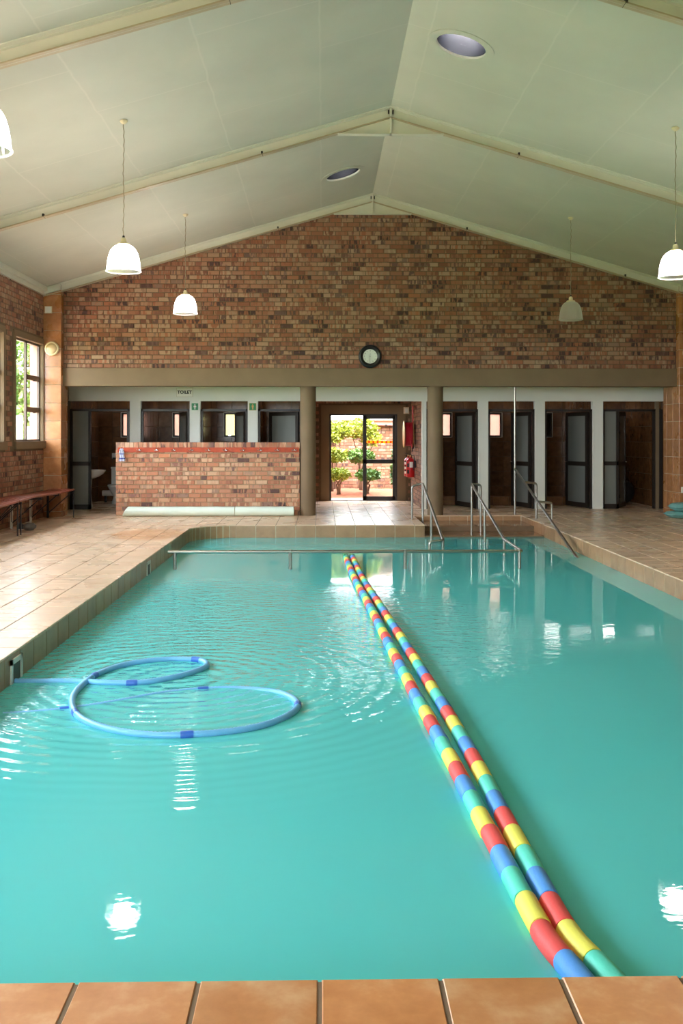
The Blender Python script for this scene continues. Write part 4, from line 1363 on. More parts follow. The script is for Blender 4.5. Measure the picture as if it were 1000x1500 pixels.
# ------------------------------------------------------------------ pendant lamps
def shade_profile():
    return [(0.050, 0.300), (0.085, 0.290), (0.112, 0.272), (0.134, 0.246), (0.150, 0.215), (0.163, 0.175), (0.173, 0.130), (0.180, 0.085), (0.185, 0.040), (0.189, 0.006)]
def pendant(x, y, zb, on, label):
    t = thing('pendant_lamp', label, 'lamp', 'bell shaped pendant lamps')
    place(t, (x, y, zb))
    zc = ceil_z(x) - zb
    S = MB()
    prof = shade_profile()
    seg = 56
    vs = []
    for (r, z) in prof:
        for k in range(seg):
            a = 2 * PI * k / seg
            rr = r * (1.0 + (0.012 if k % 2 else -0.004))
            vs.append((rr * math.cos(a), rr * math.sin(a), z))
    fs = [(i * seg + k, i * seg + (k + 1) % seg, (i + 1) * seg + (k + 1) % seg, (i + 1) * seg + k) for i in range(len(prof) - 1) for k in range(seg)]
    S.add(vs, fs)
    S.build('shade', 'lamp_glass', t, False)
    ring = [(0.19 * math.cos(2 * PI * k / 40), 0.19 * math.sin(2 * PI * k / 40), 0.004) for k in range(40)]
    MB().tube(ring, 0.008, 8, closed=True).build('shade_rim', 'lamp_glass', t, True)
    cap = MB().lathe([(0.070, 0.295), (0.072, 0.305), (0.058, 0.318), (0.032, 0.322), (0.032, 0.355), (0.024, 0.375), (0.012, 0.382)], (0, 0, 0), 24).build('cap', 'cream_plastic', t, True)
    MB().lathe([(0.013, 0.38), (0.014, 0.40), (0.008, 0.405)], (0, 0, 0), 12).build('cord_grip', 'black', cap, True)
    if on:
        b = MB().lathe([(0.02, 0.245), (0.105, 0.235), (0.118, 0.20), (0.118, 0.07), (0.105, 0.045), (0.02, 0.04)], (0, 0, 0), 20)
    else:
        b = MB().lathe([(0.02, 0.29), (0.025, 0.24), (0.06, 0.20), (0.062, 0.14), (0.04, 0.10), (0.005, 0.09)], (0, 0, 0), 20)
    b.build('bulb', 'bulb_on' if on else 'bulb_off', t, True)
    pts = []
    nseg = 60
    for i in range(nseg + 1):
        z = 0.40 + (zc - 0.40) * i / nseg
        pts.append((0.0035 * math.sin(i * 1.3) + 0.004 * math.sin(i * 0.21 + x), 0.0035 * math.cos(i * 1.3), z))
    MB().tube(pts, 0.0048, 6).build('cord', 'cord', t, True)
    MB().lathe([(0.045, 0.0), (0.045, -0.012), (0.03, -0.03), (0.01, -0.045)][::-1], (0, 0, zc), 20).build('ceiling_rose', 'cream_plastic', t, True)
pendant(-2.235, 11.03, 3.345, True, 'large lit pendant lamp hanging left of the ridge before the second roof beam')
pendant(-2.20, 15.73, 3.455, True, 'small looking lit pendant lamp hanging near the brick gable on the window side')
pendant(4.05, 15.85, 3.385, False, 'unlit pendant lamp hanging in front of the brick gable')
pendant(4.07, 11.18, 3.325, True, 'lit pendant lamp over the deck on the shower side')
pendant(-2.22, 6.40, 3.36, True, 'lit pendant lamp on the window side near the front roof beam')

# ------------------------------------------------------------------ cubicle fittings
where = ('above the toilet with the wash basin', 'in the toilet below the TOILET plate', 'in the toilet between the two green signs', 'behind the half open door beside the column', 'in the shower next to the passage wall', 'in the shower behind the tall pole', 'in the shower with the unlit window', 'above the exercise ball')
for x, w_ in zip((-4.35, -3.17, -1.98, -0.86, 2.85, 4.02, 5.18, 6.42), where):
    t = thing('wall_light', 'white strip light high on the rear wall ' + w_, 'wall light', 'cubicle strip lights')
    place(t, (x, YB - 0.014, 2.57))
    MB().box(-0.30, 0.30, -0.05, 0.0, -0.075, 0.075).build('tray', 'white_plastic', t)
    MB().box(-0.28, 0.28, -0.085, -0.05, -0.06, 0.06).build('diffuser', 'cubicle_light', t)

# wash basin on a pedestal
t = thing('wash_basin', 'white pedestal wash basin behind the frosted side panel', 'wash basin')
place(t, (-5.07, 20.45, 0))
m = MB()
def basin_ring(z, sx, sy, cx0):
    return [(cx0 + sx * math.cos(a), sy * math.sin(a), z) for a in [2 * PI * k / 28 for k in range(28)]]
rings = [basin_ring(0.60, 0.10, 0.11, 0.20), basin_ring(0.64, 0.17, 0.17, 0.24), basin_ring(0.70, 0.23, 0.22, 0.27), basin_ring(0.76, 0.27, 0.25, 0.28), basin_ring(0.785, 0.275, 0.255, 0.28), basin_ring(0.785, 0.24, 0.22, 0.28), basin_ring(0.72, 0.19, 0.17, 0.28), basin_ring(0.66, 0.06, 0.06, 0.28)]
m.add([p for r in rings for p in r], [(i * 28 + k, i * 28 + (k + 1) % 28, (i + 1) * 28 + (k + 1) % 28, (i + 1) * 28 + k) for i in range(7) for k in range(28)] + [tuple(range(28))[::-1], tuple(7 * 28 + k for k in range(28))])
m.build('bowl', 'porcelain', t, True)
MB().lathe([(0.085, 0.0), (0.075, 0.05), (0.06, 0.30), (0.075, 0.62)], (0.20, 0, 0), 20).build('pedestal', 'porcelain', t, True)
MB().tube([(0.06, 0, 0.78), (0.06, 0, 0.88), (0.10, 0, 0.92), (0.16, 0, 0.90)], 0.012, 8).build('tap', 'chrome', t, True)
# toilet
t = thing('toilet', 'white porcelain toilet beside the low brick wall', 'toilet')
place(t, (-4.52, 21.72, 0))
m = MB()
def oval(z, sx, sy, cy):
    return [(sx * math.cos(a), cy + sy * math.sin(a), z) for a in [2 * PI * k / 28 for k in range(28)]]
rings = [oval(0.0, 0.12, 0.20, -0.08), oval(0.04, 0.115, 0.19, -0.08), oval(0.16, 0.085, 0.15, -0.08), oval(0.26, 0.13, 0.20, -0.12), oval(0.35, 0.175, 0.25, -0.16), oval(0.385, 0.185, 0.26, -0.17)]
m.add([p for r in rings for p in r], [(i * 28 + k, i * 28 + (k + 1) % 28, (i + 1) * 28 + (k + 1) % 28, (i + 1) * 28 + k) for i in range(5) for k in range(28)] + [tuple(range(28))[::-1], tuple(5 * 28 + k for k in range(28))])
m.build('bowl', 'porcelain', t, True)
MB().prism([(p[0], p[1]) for p in oval(0, 0.19, 0.262, -0.17)], 0.388, 0.42).build('seat', 'white_plastic', t)
cist = MB().box(-0.18, 0.18, 0.14, 0.36, 0.36, 0.76).build('cistern', 'porcelain', t)
MB().box(-0.19, 0.19, 0.13, 0.37, 0.762, 0.80).build('cistern_lid', 'porcelain', cist)
MB().box(-0.02, 0.02, 0.22, 0.26, 0.80, 0.815).build('flush_button', 'chrome', cist)
t = thing('waste_pipe', 'fat white pipe running low along the wall beside the toilet', 'pipe')
place(t, (-4.95, 22.1, 0.20))
MB().tube([(0, 0, 0), (0.28, 0, 0)], 0.065, 20).build('pipe', 'white_plastic', t, True)
MB().box(0.05, 0.09, -0.05, 0.05, -0.20, -0.055).build('bracket', 'dark_steel', t)
t = thing('paper_holder', 'small white toilet paper holder on the tiled wall', 'paper holder')
place(t, (-4.72, YB - 0.014, 1.04))
MB().box(-0.06, 0.06, -0.10, 0, -0.06, 0.06).build('case', 'white_plastic', t)
MB().box(-0.045, 0.045, -0.103, -0.09, -0.066, -0.04).build('slot', 'black', t)
# exercise ball
ob = MB().lathe([(0.27 * math.sin(a) if 0 < k < 24 else 0.0005, -0.27 * math.cos(a)) for k, a in enumerate([i * PI / 24 for i in range(25)])], seg=40)
t = thing('exercise_ball', 'large dark rubber exercise ball behind the changing room door', 'ball')
place(t, (6.58, 21.35, 0.268))
ob.build('ball', 'rubber_ball', t, True)
MB().lathe([(0.001, 0.0), (0.012, 0.0), (0.012, 0.01), (0.001, 0.01)], (0, 0, 0), 12, Matrix.Translation((0, 0, 0.268))).build('plug', 'black', t)

# ------------------------------------------------------------------ fire equipment in the passage
t = thing('fire_hose_reel', 'red fire hose reel on the brick passage wall', 'hose reel')
place(t, (2.0, 21.35, 1.53))
ry = Matrix.Rotation(-PI / 2, 4, 'Y')      # local z -> -x
m = MB()
for k in range(6):
    for rr in (0.18, 0.215, 0.25):
        c = -0.055 - k * 0.026
        ring = [(c, rr * math.cos(2 * PI * j / 28), rr * math.sin(2 * PI * j / 28)) for j in range(28)]
        m.tube(ring, 0.0145, 6, closed=True)
m.build('hose_coil', 'red_hose', t, True)
MB().lathe([(0.05, 0.205), (0.285, 0.205), (0.295, 0.21), (0.295, 0.222), (0.05, 0.225)], (0, 0, 0), 36, ry).build('outer_flange', 'brass', t, True)
MB().lathe([(0.05, 0.02), (0.28, 0.02), (0.28, 0.03), (0.05, 0.032)], (0, 0, 0), 36, ry).build('inner_flange', 'brass', t, True)
MB().lathe([(0.165, 0.03), (0.165, 0.206)], (0, 0, 0), 24, ry).build('drum', 'red', t, True)
MB().box(-0.03, 0.0, -0.05, 0.05, -0.32, 0.1).build('bracket', 'black', t)
MB().tube([(-0.03, -0.10, 0.62), (-0.03, -0.10, 0.30), (-0.05, -0.06, 0.10)], 0.016, 8).build('supply_pipe', 'red', t, True)
hend = MB().tube([(-0.10, -0.22, -0.05), (-0.08, -0.23, -0.18), (-0.06, -0.21, -0.26), (-0.05, -0.20, -0.30)], 0.014, 8).build('hose_end', 'red_hose', t, True)
MB().tube([(-0.05, -0.20, -0.29), (-0.05, -0.19, -0.38)], [0.018, 0.010], 8).build('nozzle', 'black', hend, True)
def extinguisher(y, label, stripes):
    t = thing('fire_extinguisher', label, 'fire extinguisher')
    place(t, (1.905, y, 0.60))
    MB().lathe([(0.085, 0.0), (0.092, 0.015), (0.092, 0.33), (0.085, 0.37), (0.055, 0.405), (0.025, 0.415), (0.022, 0.44)], (0, 0, 0), 28).build('cylinder', 'red', t, True)
    valve = MB().lathe([(0.026, 0.44), (0.026, 0.47), (0.012, 0.48)], (0, 0, 0), 14).build('valve', 'brass', t, True)
    MB().bar((-0.01, 0, 0.475), (-0.10, -0.01, 0.52), 0.018, 0.008).build('lever', 'black', valve)
    MB().bar((-0.01, 0, 0.455), (-0.10, -0.01, 0.46), 0.018, 0.008).build('handle', 'black', valve)
    MB().tube([(0.02, 0, 0.46), (0.07, -0.05, 0.47), (0.075, -0.07, 0.38), (0.06, -0.085, 0.15)], 0.010, 8).build('discharge_hose', 'black', t, True)
    def label_patch(a0, a1, z0, z1, mat, nm):
        m = MB(); k = 6
        vs = [(0.0935 * math.cos(a0 + (a1 - a0) * i / k), 0.0935 * math.sin(a0 + (a1 - a0) * i / k), z) for i in range(k + 1) for z in (z0, z1)]
        m.add(vs, [(2 * i, 2 * i + 2, 2 * i + 3, 2 * i + 1) for i in range(k)])
        m.build(nm, mat, t, True)
    if stripes:
        for z in (0.06, 0.16, 0.26):
            label_patch(R(200), R(265), z, z + 0.05, 'white_plastic', 'label_band')
            label_patch(R(200), R(265), z + 0.05, z + 0.08, 'ink', 'label_band')
    else:
        label_patch(R(255), R(300), 0.21, 0.33, 'white_plastic', 'label')
        label_patch(R(215), R(248), 0.08, 0.16, 'ink', 'label_band'); label_patch(R(215), R(248), 0.22, 0.30, 'ink', 'label_band')
    MB().box(0.088, 0.118, -0.02, 0.02, 0.20, 0.36).build('wall_bracket', 'black', t)
extinguisher(21.10, 'red fire extinguisher with a white label on the passage wall', False)
extinguisher(21.62, 'red fire extinguisher with black and white bands nearest the garden door', True)
t = thing('emergency_light', 'small cream box high in the passage corner', 'emergency light')
place(t, (1.93, YB - 0.014, 2.07))
MB().box(-0.07, 0.05, -0.10, 0, -0.07, 0.08).build('case', 'cream_plastic', t)
MB().box(-0.05, 0.03, -0.106, -0.10, -0.05, 0.05).build('lens', 'white_plastic', t)

# ------------------------------------------------------------------ handrails
def bend(pts, r=0.05, k=5):
    pts = [Vector(p) for p in pts]
    out = [pts[0]]
    for a, b, c in zip(pts[:-2], pts[1:-1], pts[2:]):
        d1, d2 = (a - b), (c - b)
        q = min(r, d1.length * 0.45, d2.length * 0.45)
        p0, p1 = b + d1.normalized() * q, b + d2.normalized() * q
        for i in range(k + 1):
            s = i / k
            out.append(p0 * (1 - s) ** 2 + b * 2 * s * (1 - s) + p1 * s * s)
    out.append(pts[-1])
    return out
RR = 0.021
def rail_thing(label, parts, name='handrail'):
    t = thing(name, label, 'handrail', 'stainless steel handrails')
    base = Vector(parts[0][1][0])
    place(t, (base.x, base.y, base.z))
    for nm, pts in parts:
        MB().tube([Vector(p) - base for p in bend(pts)], RR, 12).build(nm, 'steel', t, True)
    return t
# rail over the dividing wall
YR, ZR = 12.5, 0.014
t = rail_thing('long low steel rail standing in the water across the pool', [
    ('rail', [(-1.97, YR, ZR), (2.56, YR, ZR), (2.58, 13.8, ZR + 0.01), (2.60, 16.98, 0.655), (2.76, 16.98, 0.64), (2.76, 16.98, -0.18)]),
    ('post', [(-1.88, YR, -0.24), (-1.88, YR, ZR)]), ('post', [(-0.41, YR, -0.24), (-0.41, YR, ZR + 0.025)]),
    ('post', [(1.06, YR, -0.24), (1.06, YR, ZR + 0.025)]), ('post', [(2.53, YR, -0.24), (2.53, YR, ZR)]),
    ('post', [(2.58, 13.82, -0.62), (2.58, 13.82, ZR)]), ('post', [(2.60, 15.6, -0.45), (2.60, 15.6, 0.37)]), ('post', [(2.60, 16.96, -0.18), (2.60, 16.96, 0.65)])])
for x in (-1.88, -0.41, 1.06, 2.53):
    MB().lathe([(0.05, 0), (0.05, 0.01)], (x + 1.97, 0, -0.25), 18).build('base_plate', 'steel', t)
rail_thing('steel step handrail in front of the round column', [
    ('rail', [(1.60, 17.40, 0.0), (1.60, 17.40, 0.60), (1.79, 17.40, 0.645), (1.76, 14.2, -0.03), (1.56, 14.2, -0.05), (1.56, 14.2, -0.62)]),
    ('post', [(1.79, 17.38, -0.09), (1.79, 17.38, 0.64)]), ('post', [(1.77, 15.85, -0.33), (1.77, 15.85, 0.31)]), ('post', [(1.76, 14.22, -0.62), (1.76, 14.22, -0.03)])])
rail_thing('steel handrail running down from the tall pole at the step corner', [
    ('pole', [(3.66, 18.50, 0.0), (3.66, 18.50, 2.42)]),
    ('rail', [(3.66, 18.48, 0.865), (3.58, 13.9, -0.165), (3.58, 12.4, -0.50)]),
    ('bracket', [(3.655, 17.55, 0.655), (3.86, 17.55, 0.64), (3.86, 17.55, 0.0)]), ('bracket', [(3.635, 16.35, 0.385), (3.86, 16.35, 0.37), (3.86, 16.35, 0.0)])])

# ------------------------------------------------------------------ lane ropes
def catmull(pts, n=24):
    pts = [Vector(p) for p in pts]
    P = [pts[0] * 2 - pts[1]] + pts + [pts[-1] * 2 - pts[-2]]
    out = []
    for i in range(1, len(P) - 2):
        a, b, c, d = P[i - 1], P[i], P[i + 1], P[i + 2]
        for k in range(n):
            s = k / n
            out.append(0.5 * ((2 * b) + (c - a) * s + (2 * a - 5 * b + 4 * c - d) * s * s + (3 * b - a - 3 * c + d) * s ** 3))
    out.append(pts[-1])
    return out
def resample(pts, step):
    out = [pts[0].copy()]
    acc = 0.0
    need = step
    for a, b in zip(pts[:-1], pts[1:]):
        L = (b - a).length
        while acc + L >= need:
            s = (need - acc) / L
            out.append(a.lerp(b, s)); need += step
        acc += L
    return out
def lane_rope(pix, cols, label):
    pts = [unproj(px, py, -0.185) for px, py in pix]
    d = (pts[1] - pts[0])
    d.normalize()
    pts = [pts[0] + d * ((PN + 0.02 - pts[0].y) / d.y)] + pts
    line = catmull(pts)
    t = thing('lane_rope', label, 'lane rope', 'foam lane ropes')
    base = line[0].copy(); place(t, base)
    seg = 0.203
    st = resample(line, seg / 4)
    nseg = (len(st) - 1) // 4
    MB().tube([p - base for p in st[::2]], 0.008, 6).build('core_rope', 'white_plastic', t)
    for k in range(nseg):
        p = [q - base for q in st[k * 4:k * 4 + 5]]
        a, b = p[0].lerp(p[1], 0.03), p[4].lerp(p[3], 0.03)
        end = k == nseg - 1
        col = 'deep_green' if end else cols[k % 4]
        pp = [a, a.lerp(p[1], 0.12), p[1], p[2], p[3], b.lerp(p[3], 0.12), b]
        r = 0.041
        jit = Vector((random.uniform(-0.003, 0.003), 0, random.uniform(-0.002, 0.002)))
        MB().tube([q + jit for q in pp], [r * 0.93, r, r, r, r, r, r * 0.93], 18).build('foam_float', 'foam_' + col, t, True)
rope1 = [(842, 1425), (798, 1372), (758, 1300), (706, 1200), (654, 1100), (614, 1028), (573, 950), (540, 885), (518, 845), (505, 812)]
rope2 = [(887, 1425), (837, 1372), (794, 1300), (740, 1200), (688, 1100), (645, 1028), (597, 950), (560, 893), (531, 848), (514, 812)]
lane_rope(rope1, ['green', 'blue', 'red', 'yellow'], 'striped foam lane rope lying nearer the hose')
lane_rope(rope2, ['blue', 'green', 'yellow', 'red'], 'striped foam lane rope lying nearer the shower side')

# ------------------------------------------------------------------ floating hose and cleaner
hp = [(22, 998), (60, 998), (110, 998), (155, 1000), (205, 1000), (255, 992), (292, 981), (303, 973), (288, 966.5), (240, 966), (190, 972), (150, 984), (124, 1000), (108, 1018), (106, 1035), (116, 1050), (140, 1062), (180, 1072), (230, 1077),
      (280, 1076), (340, 1071), (390, 1061), (425, 1046), (436, 1033), (425, 1021), (395, 1012.5), (340, 1009), (280, 1012), (230, 1018), (170, 1029), (120, 1037), (60, 1044), (4, 1048)]
hz_ = [-0.205] * 3 + [-0.197] * 21 + [-0.204, -0.212, -0.219, -0.222, -0.222, -0.222, -0.223, -0.224, -0.226]
line = catmull([unproj(px, py, z) for (px, py), z in zip(hp, hz_)], 10)
t = thing('pool_hose', 'blue ribbed suction hose floating in two loops on the water', 'hose')
base = line[0].copy(); place(t, base)
fine = resample(line, 0.012)
rad = [0.0205 + (0.0012 if k % 2 else -0.0012) for k in range(len(fine))]
MB().tube([p - base for p in fine], rad, 10).build('tube', 'hose_blue', t, True)
for k in range(70, len(fine) - 8, 78):
    seg_ = fine[k - 3:k + 4]
    MB().tube([p - base for p in seg_], [0.0225 if i in (0, 6) else 0.0245 for i in range(len(seg_))], 12).build('cuff', 'hose_cuff', t, True)
t = thing('pool_cleaner', 'dark automatic pool cleaner below the water at the hose end', 'pool cleaner')
cp = unproj(2, 1053, -0.30); place(t, (cp.x - 0.04, cp.y, -0.36))
MB().lathe([(0.14, 0.0), (0.15, 0.015), (0.10, 0.03), (0.07, 0.03)], (0, 0, 0), 20).build('skirt', 'cleaner', t, True)
MB().lathe([(0.075, 0.02), (0.08, 0.06), (0.05, 0.10), (0.02, 0.115)], (0, 0, 0), 20).build('body', 'cleaner', t, True)
MB().tube([(0, 0, 0.10), (0.04, -0.005, 0.11), (0.08, -0.01, 0.10)], 0.026, 10).build('spout', simple('yellow plastic', lin(200, 170, 60), 0.5), t, True)

# ------------------------------------------------------------------ bench along the window wall
def bench(y0, y1, label, sag):
    t = thing('slatted_bench', label, 'bench', 'slatted benches')
    place(t, (XL, (y0 + y1) / 2, 0))
    L = y1 - y0
    for k in range(6):
        m = MB(); x = 0.14 + k * 0.078
        pts = []
        N = 14
        vs = []
        for i in range(N + 1):
            s = i / N; y = -L / 2 + L * s
            z = 0.50 + sag * math.sin(s * PI * 2.0) * 0.016
            for dx in (0.0, 0.060):
                for dz in (0.0, 0.026):
                    vs.append((x + dx, y, z + dz))
        fs = []
        for i in range(N):
            a, b = i * 4, i * 4 + 4
            fs += [(a, b, b + 1, a + 1), (a + 2, a + 3, b + 3, b + 2), (a + 1, b + 1, b + 3, a + 3), (a, a + 2, b + 2, b)]
        fs += [(0, 1, 3, 2), (N * 4, N * 4 + 2, N * 4 + 3, N * 4 + 1)]
        m.add(vs, fs)
        m.build('slat', 'bench_wood', t)
    for i in range(4):
        y = -L / 2 + 0.06 + i * (L - 0.12) / 3
        MB().box(0.10, 0.60, y - 0.015, y + 0.015, 0.465, 0.50).build('arm', 'dark_steel', t)
        MB().box(0.10, 0.135, y - 0.02, y + 0.02, 0, 0.475).build('leg', 'cream_steel' if i < 3 else 'dark_steel', t)
        MB().bar((0.12, y, 0.08), (0.56, y, 0.47), 0.016, 0.016, (0, 1, 0)).build('brace', 'dark_steel', t)
        MB().bar((0.12, y, 0.10), (0.30, y - 0.6 if i else y + 0.6, 0.47), 0.012, 0.012).build('brace', 'dark_steel', t)
    MB().box(0.575, 0.595, L / 2 - 0.07, L / 2 - 0.05, 0, 0.475).build('leg', 'dark_steel', t)
    MB().box(0.575, 0.595, -L / 2 + 0.05, -L / 2 + 0.07, 0, 0.475).build('leg', 'dark_steel', t)
bench(14.75, 18.0, 'red brown slatted bench ending at the tiled pilaster', 1)
bench(11.45, 14.72, 'red brown slatted bench further along the window wall', 1)
# stone and shoe under the bench
m = MB()
vs, fs = [], []
N1, N2 = 10, 16
for i in range(N1 + 1):
    a = PI * i / N1
    for k in range(N2):
        b = 2 * PI * k / N2
        v = Vector((math.sin(a) * math.cos(b), math.sin(a) * math.sin(b), math.cos(a)))
        v *= 1 + 0.25 * mnoise.noise(v * 2.1)
        vs.append((v.x * 0.10, v.y * 0.085, max(0.0, v.z * 0.065 + 0.055)))
fs = [(i * N2 + k, (i + 1) * N2 + k, (i + 1) * N2 + (k + 1) % N2, i * N2 + (k + 1) % N2) for i in range(N1) for k in range(N2)]
m.add(vs, fs)
o = m.build('stone', 'stone', None, True, label='rough grey stone on the deck under the slatted bench', cat='stone')
place(o, (-4.63, 15.55, 0.0))
t = thing('rubber_wedge', 'black rubber door wedge behind the stone under the bench', 'door wedge')
place(t, (-4.88, 15.75, 0))
m = MB(); m.add([(0, 0, 0), (0.22, 0, 0), (0.22, 0.06, 0), (0, 0.06, 0), (0, 0, 0.09), (0, 0.06, 0.09), (0.06, 0, 0.08), (0.06, 0.06, 0.08), (0.22, 0, 0.012), (0.22, 0.06, 0.012)],
             [(0, 1, 2, 3)[::-1], (0, 4, 5, 3)[::-1], (4, 6, 7, 5), (6, 8, 9, 7), (1, 2, 9, 8), (0, 1, 8, 6, 4), (3, 5, 7, 9, 2)])
m.build('wedge', 'black', t)
MB().box(-0.01, 0.04, 0.01, 0.05, 0.09, 0.10).build('grip', 'black', t)

# ------------------------------------------------------------------ foam rolls at the foot of the low wall
def foam_roll(x0, x1, label, slant):
    t = thing('foam_roll', label, 'foam roll', 'foam rolls at the low wall')
    place(t, ((x0 + x1) / 2, LY - 0.115, 0))
    L = x1 - x0
    def prof(k, n=22):
        a = 2 * PI * k / n
        y, z = 0.105 * math.cos(a), 0.092 + 0.09 * math.sin(a)
        if z > 0.15: z = 0.15 + (z - 0.15) * 0.9
        return y, max(0.002, z)
    m = MB(); n = 22; NS = 12
    vs = []
    for i in range(NS + 1):
        s = i / NS
        for k in range(n):
            y, z = prof(k)
            x = -L / 2 + L * s
            if i == 0 and slant:
                x += 0.10 * (z / 0.18) ** 1.5
            vs.append((x, y, z + 0.002 * math.sin(i * 2.1)))
    fs = [(i * n + k, i * n + (k + 1) % n, (i + 1) * n + (k + 1) % n, (i + 1) * n + k) for i in range(NS) for k in range(n)]
    fs += [tuple(range(n))[::-1], tuple(NS * n + k for k in range(n))]
    m.add(vs, fs)
    m.build('sheet', 'foam_roll', t, True)
    spiral = [(L / 2 + 0.001, 0.016 * (1 + a / 5) * math.cos(a), 0.092 + 0.013 * (1 + a / 5) * math.sin(a)) for a in [k * 0.35 for k in range(60)]]
    MB().tube(spiral, 0.003, 5).build('rolled_edge', 'cream_plastic', t)
foam_roll(-3.70, -1.63, 'long pale green foam roll lying at the foot of the low brick wall', True)
foam_roll(-1.62, -0.53, 'short pale green foam roll lying near the round column', False)

# ------------------------------------------------------------------ teal cushions
def cushion(z, dx, label, h):
    t = thing('floor_cushion', label, 'cushion')
    place(t, (6.66 + dx, 17.72, z))
    m = MB(); nx, ny = 18, 14
    vs, fs = [], []
    for side in (1, -1):
        o = len(vs)
        for j in range(ny + 1):
            for i in range(nx + 1):
                u, v = i / nx * 2 - 1, j / ny * 2 - 1
                th = ((1 - u ** 6) * (1 - v ** 6)) ** 0.45
                vs.append((u * 0.32, v * 0.24, h / 2 + side * h / 2 * th * (1 + 0.05 * math.sin(u * 5 + v * 4))))
        for j in range(ny):
            for i in range(nx):
                q = (o + j * (nx + 1) + i, o + j * (nx + 1) + i + 1, o + (j + 1) * (nx + 1) + i + 1, o + (j + 1) * (nx + 1) + i)
                fs.append(q if side > 0 else q[::-1])
    m.add(vs, fs)
    m.build('cover', 'teal_cushion', t, True)
    edge = [(0.322 * sx, 0.242 * sy, h / 2) for sx, sy in ((-1, -1), (1, -1), (1, 1), (-1, 1))]
    MB().tube(edge + [edge[0]], 0.006, 6).build('piping', 'teal_cushion', t)
cushion(0.0, -0.03, 'teal cushion at the bottom of the pair by the tiled pilaster', 0.12)
cushion(0.121, 0.05, 'teal cushion lying on top of another by the tiled pilaster', 0.15)

# ------------------------------------------------------------------ outdoors
gm = MB()
gm.box(-60, XL - 0.3, -60, 80, -0.4, -0.21); gm.box(XR + 0.3, 60, -60, 80, -0.4, -0.21); gm.box(XL - 0.3, XR + 0.3, -60, YFRONT - 0.3, -0.4, -0.21); gm.box(XL - 0.3, XR + 0.3, YB + 0.2, 80, -0.4, -0.215)
MB().box(XL - 5.0, XL - 0.3, -20, 40, -0.21, -0.19).build('bounce_strip', 'paving', kind='structure', label='pale ground strip added along the window side to bounce light')  # added pale ground, reflects sunlight up onto the ceiling
gm.build('ground', 'grass', kind='structure', label='lawn around the building')
MB().box(-6, 10, YB + 0.22, 23.6, -0.21, -0.015).build('garden_path', 'paving', kind='structure', label='pale paving outside the garden door')
m = MB()
nx, ny = 40, 12
vs = []
for j in range(ny + 1):
    for i in range(nx + 1):
        x, y = -6 + 16 * i / nx, 23.6 + 3.4 * j / ny
        vs.append((x, y, -0.03 + 0.16 * math.sin(PI * min(1, j / ny * 1.2)) + 0.05 * mnoise.noise(Vector((x * 2, y * 2, 0)))))
m.add(vs, [(j * (nx + 1) + i, j * (nx + 1) + i + 1, (j + 1) * (nx + 1) + i + 1, (j + 1) * (nx + 1) + i) for j in range(ny) for i in range(nx)])
m.build('garden_bed', 'soil', kind='structure', label='red soil bed along the garden wall', smooth=True)
GY = 27.0
gw = MB().box(-8, 12, GY + 0.009, GY + 0.25, -0.3, 1.78).build('wall_garden', 'mortar', kind='structure', label='sunlit brick garden wall beyond the door')
bc = brick_cells(-8.0, 12.0, -0.10, 1.76, lambda *a: True)
clad(gw, 'brick', [(Vector(((a + b) / 2, GY, (c + d) / 2)), b - a, d - c) for a, b, c, d in bc], 0, 0.014, 0.003, ('garden_brick', 'brick_many'), rects=[(480, 586, 605, 730)])
t = thing('neighbour_roof', 'pink fascia and gutter of the roof behind the garden wall', 'roof')
place(t, (2, GY + 0.3, 1.78))
MB().box(-10, 10, -0.45, -0.40, 0.0, 0.21).build('fascia', 'pink_paint', t)
MB().tube([(-10, -0.50, 0.17), (10, -0.50, 0.17)], 0.05, 10).build('gutter', 'white_plastic', t, True)
MB().box(-10, 10, -0.40, 3.0, 0.16, 0.20).build('roof_sheet', 'outside_roof', t)
for x in (-0.52, -0.25, 0.3):
    MB().box(x - 0.03, x + 0.03, -0.52, -0.40, -0.02, 0.02).build('bracket', 'dark_steel', t)

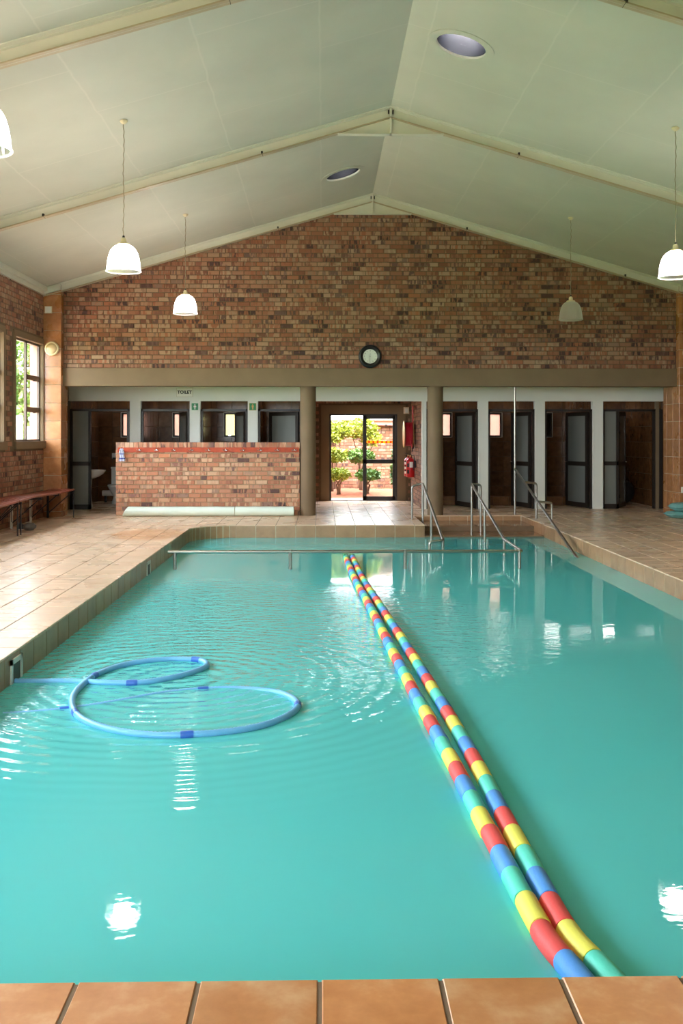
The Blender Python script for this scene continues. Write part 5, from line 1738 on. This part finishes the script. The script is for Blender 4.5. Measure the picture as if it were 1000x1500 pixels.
def foliage(m, c, rx_, ry_, rz, n, size, rnd):
    c = Vector(c)
    for _ in range(n):
        v = Vector((rnd.gauss(0, 1), rnd.gauss(0, 1), rnd.gauss(0, 1))).normalized()
        rr = rnd.uniform(0.55, 1.0) ** 0.5
        p = c + Vector((v.x * rx_, v.y * ry_, v.z * rz)) * rr
        d = Vector((rnd.uniform(-1, 1), rnd.uniform(-1, 1), rnd.uniform(-0.5, 0.9))).normalized()
        w = d.cross(Vector((rnd.uniform(-1, 1), rnd.uniform(-1, 1), rnd.uniform(-1, 1)))).normalized()
        L, W = size * rnd.uniform(0.7, 1.3), size * 0.32
        nrm = d.cross(w)
        m.add([p, p + d * L * 0.5 + w * W + nrm * W * 0.3, p + d * L, p + d * L * 0.5 - w * W + nrm * W * 0.3], [(0, 1, 2, 3)])
rnd = random.Random(3)
def shrub(x, y, tiers, leaf, label, stems=3, size=0.10, cat='shrub', group='garden shrubs', z0=0.02, trunk_r=0.028):
    t = thing('garden_shrub', label, cat, group)
    place(t, (x, y, z0))
    m = MB()
    for (dx, dy, z, rx_, rz, nleaf) in tiers:
        foliage(m, (dx, dy, z), rx_, rx_ * 0.75, rz, nleaf, size, rnd)
    m.build('foliage', leaf, t)
    for (dx, dy, z, rx_, rz, nleaf) in tiers:
        for k in range(stems):
            a = rnd.uniform(0, 2 * PI)
            tip = Vector((dx + rx_ * 0.6 * math.cos(a), dy + rx_ * 0.3 * math.sin(a), z))
            MB().tube([(0.04 * math.cos(a), 0.04 * math.sin(a), -0.06), Vector((dx * 0.4, dy * 0.4, z * 0.5)) + Vector((rnd.uniform(-0.06, 0.06), rnd.uniform(-0.06, 0.06), 0)), tip], [trunk_r, trunk_r * 0.7, trunk_r * 0.3], 7).build('stem', 'bark', t, True)
shrub(0.30, 25.0, [(0.10, 0.1, 1.62, 0.38, 0.22, 900), (-0.10, 0, 1.45, 0.30, 0.16, 500)], 'leaf', 'tall loose yellow green shrub seen through the open garden door', 3)
shrub(0.98, 25.8, [(0.0, 0, 1.66, 0.46, 0.26, 1100), (0.3, 0, 1.4, 0.26, 0.18, 350)], 'leaf', 'yellow green shrub with pale stems behind the sliding door edge', 4)
shrub(0.26, 24.4, [(0.0, 0, 0.98, 0.36, 0.16, 800)], 'leaf', 'low tier of green shrub in the middle of the doorway', 3)
shrub(0.96, 24.8, [(0.0, 0, 0.95, 0.36, 0.16, 800)], 'leaf_mid', 'mid height green shrub partly hidden by the sliding door', 3)
shrub(0.38, 24.0, [(-0.02, 0, 0.52, 0.30, 0.12, 800)], 'leaf', 'flat topped low shrub with dark trunks near the doorway', 3, trunk_r=0.035)
shrub(1.12, 24.15, [(0.0, 0, 0.50, 0.29, 0.12, 800)], 'leaf_mid', 'second flat topped low shrub beside the sliding door', 3, trunk_r=0.035)
shrub(1.98, 25.8, [(0.0, 0, 0.5, 0.16, 0.45, 700), (0, 0, 0.95, 0.10, 0.25, 250)], 'leaf_dark', 'narrow conifer at the edge of the glass door', 2)
shrub(-2.4, 24.3, [(0, 0, 1.3, 0.8, 0.55, 1500)], 'leaf', 'round yellow green bush behind the cubicle window', 3)
# outside the tall window
def tree(x, y, h, r, leaf, label):
    t = thing('tree', label, 'tree', 'trees outside the tall window')
    place(t, (x, y, -0.21))
    m = MB()
    for k in range(9):
        foliage(m, (rnd.uniform(-r, r) * 0.6, rnd.uniform(-r, r) * 0.5, h * rnd.uniform(0.35, 1.0)), r * 0.55, r * 0.55, r * 0.5, 420, 0.24, rnd)
    m.build('crown', leaf, t)
    MB().tube([(0, 0, 0), (0.1, 0, h * 0.4), (0.0, 0.1, h * 0.8)], [0.16, 0.11, 0.05], 9).build('trunk', 'bark', t, True)
tree(-10.3, 31.5, 4.6, 1.7, 'leaf_mid', 'tall green tree outside the tall window')
tree(-15.0, 37.5, 5.2, 2.0, 'leaf_dark', 'dark tree standing behind the others outside the window')
tree(-9.0, 29.0, 2.3, 0.8, 'leaf_mid', 'smaller light green tree outside the tall window')
t = thing('neighbour_building', 'pink rendered building edge outside the tall window', 'building')
place(t, (-8.0, 31.0, -0.21))
MB().box(-0.55, 1.2, 0, 3, 0, 5.0).build('wall', 'pink_paint', t)
MB().box(-0.65, 1.3, -0.15, 3.2, 5.0, 5.2).build('roof', 'outside_roof', t)
t = thing('utility_cabinet', 'white outdoor cabinet visible low in the tall window', 'cabinet')
place(t, (-8.35, 26.6, -0.21))
MB().box(-0.18, 0.18, -0.2, 0.2, 0, 2.25).build('body', 'white_plastic', t)
MB().box(-0.15, 0.15, -0.21, -0.2, 0.2, 2.1).build('door', 'cream_plastic', t)
MB().box(-0.10, 0.06, -0.215, -0.21, 1.85, 2.0).build('vent', 'dark_steel', t)
t = thing('utility_cabinet', 'smaller white box beside the tall outdoor cabinet', 'cabinet')
place(t, (-7.65, 26.4, -0.21))
MB().box(-0.22, 0.20, -0.2, 0.2, 0, 1.95).build('body', 'white_plastic', t)
MB().box(-0.18, 0.10, -0.21, -0.2, 1.45, 1.7).build('panel', 'outside_roof', t)
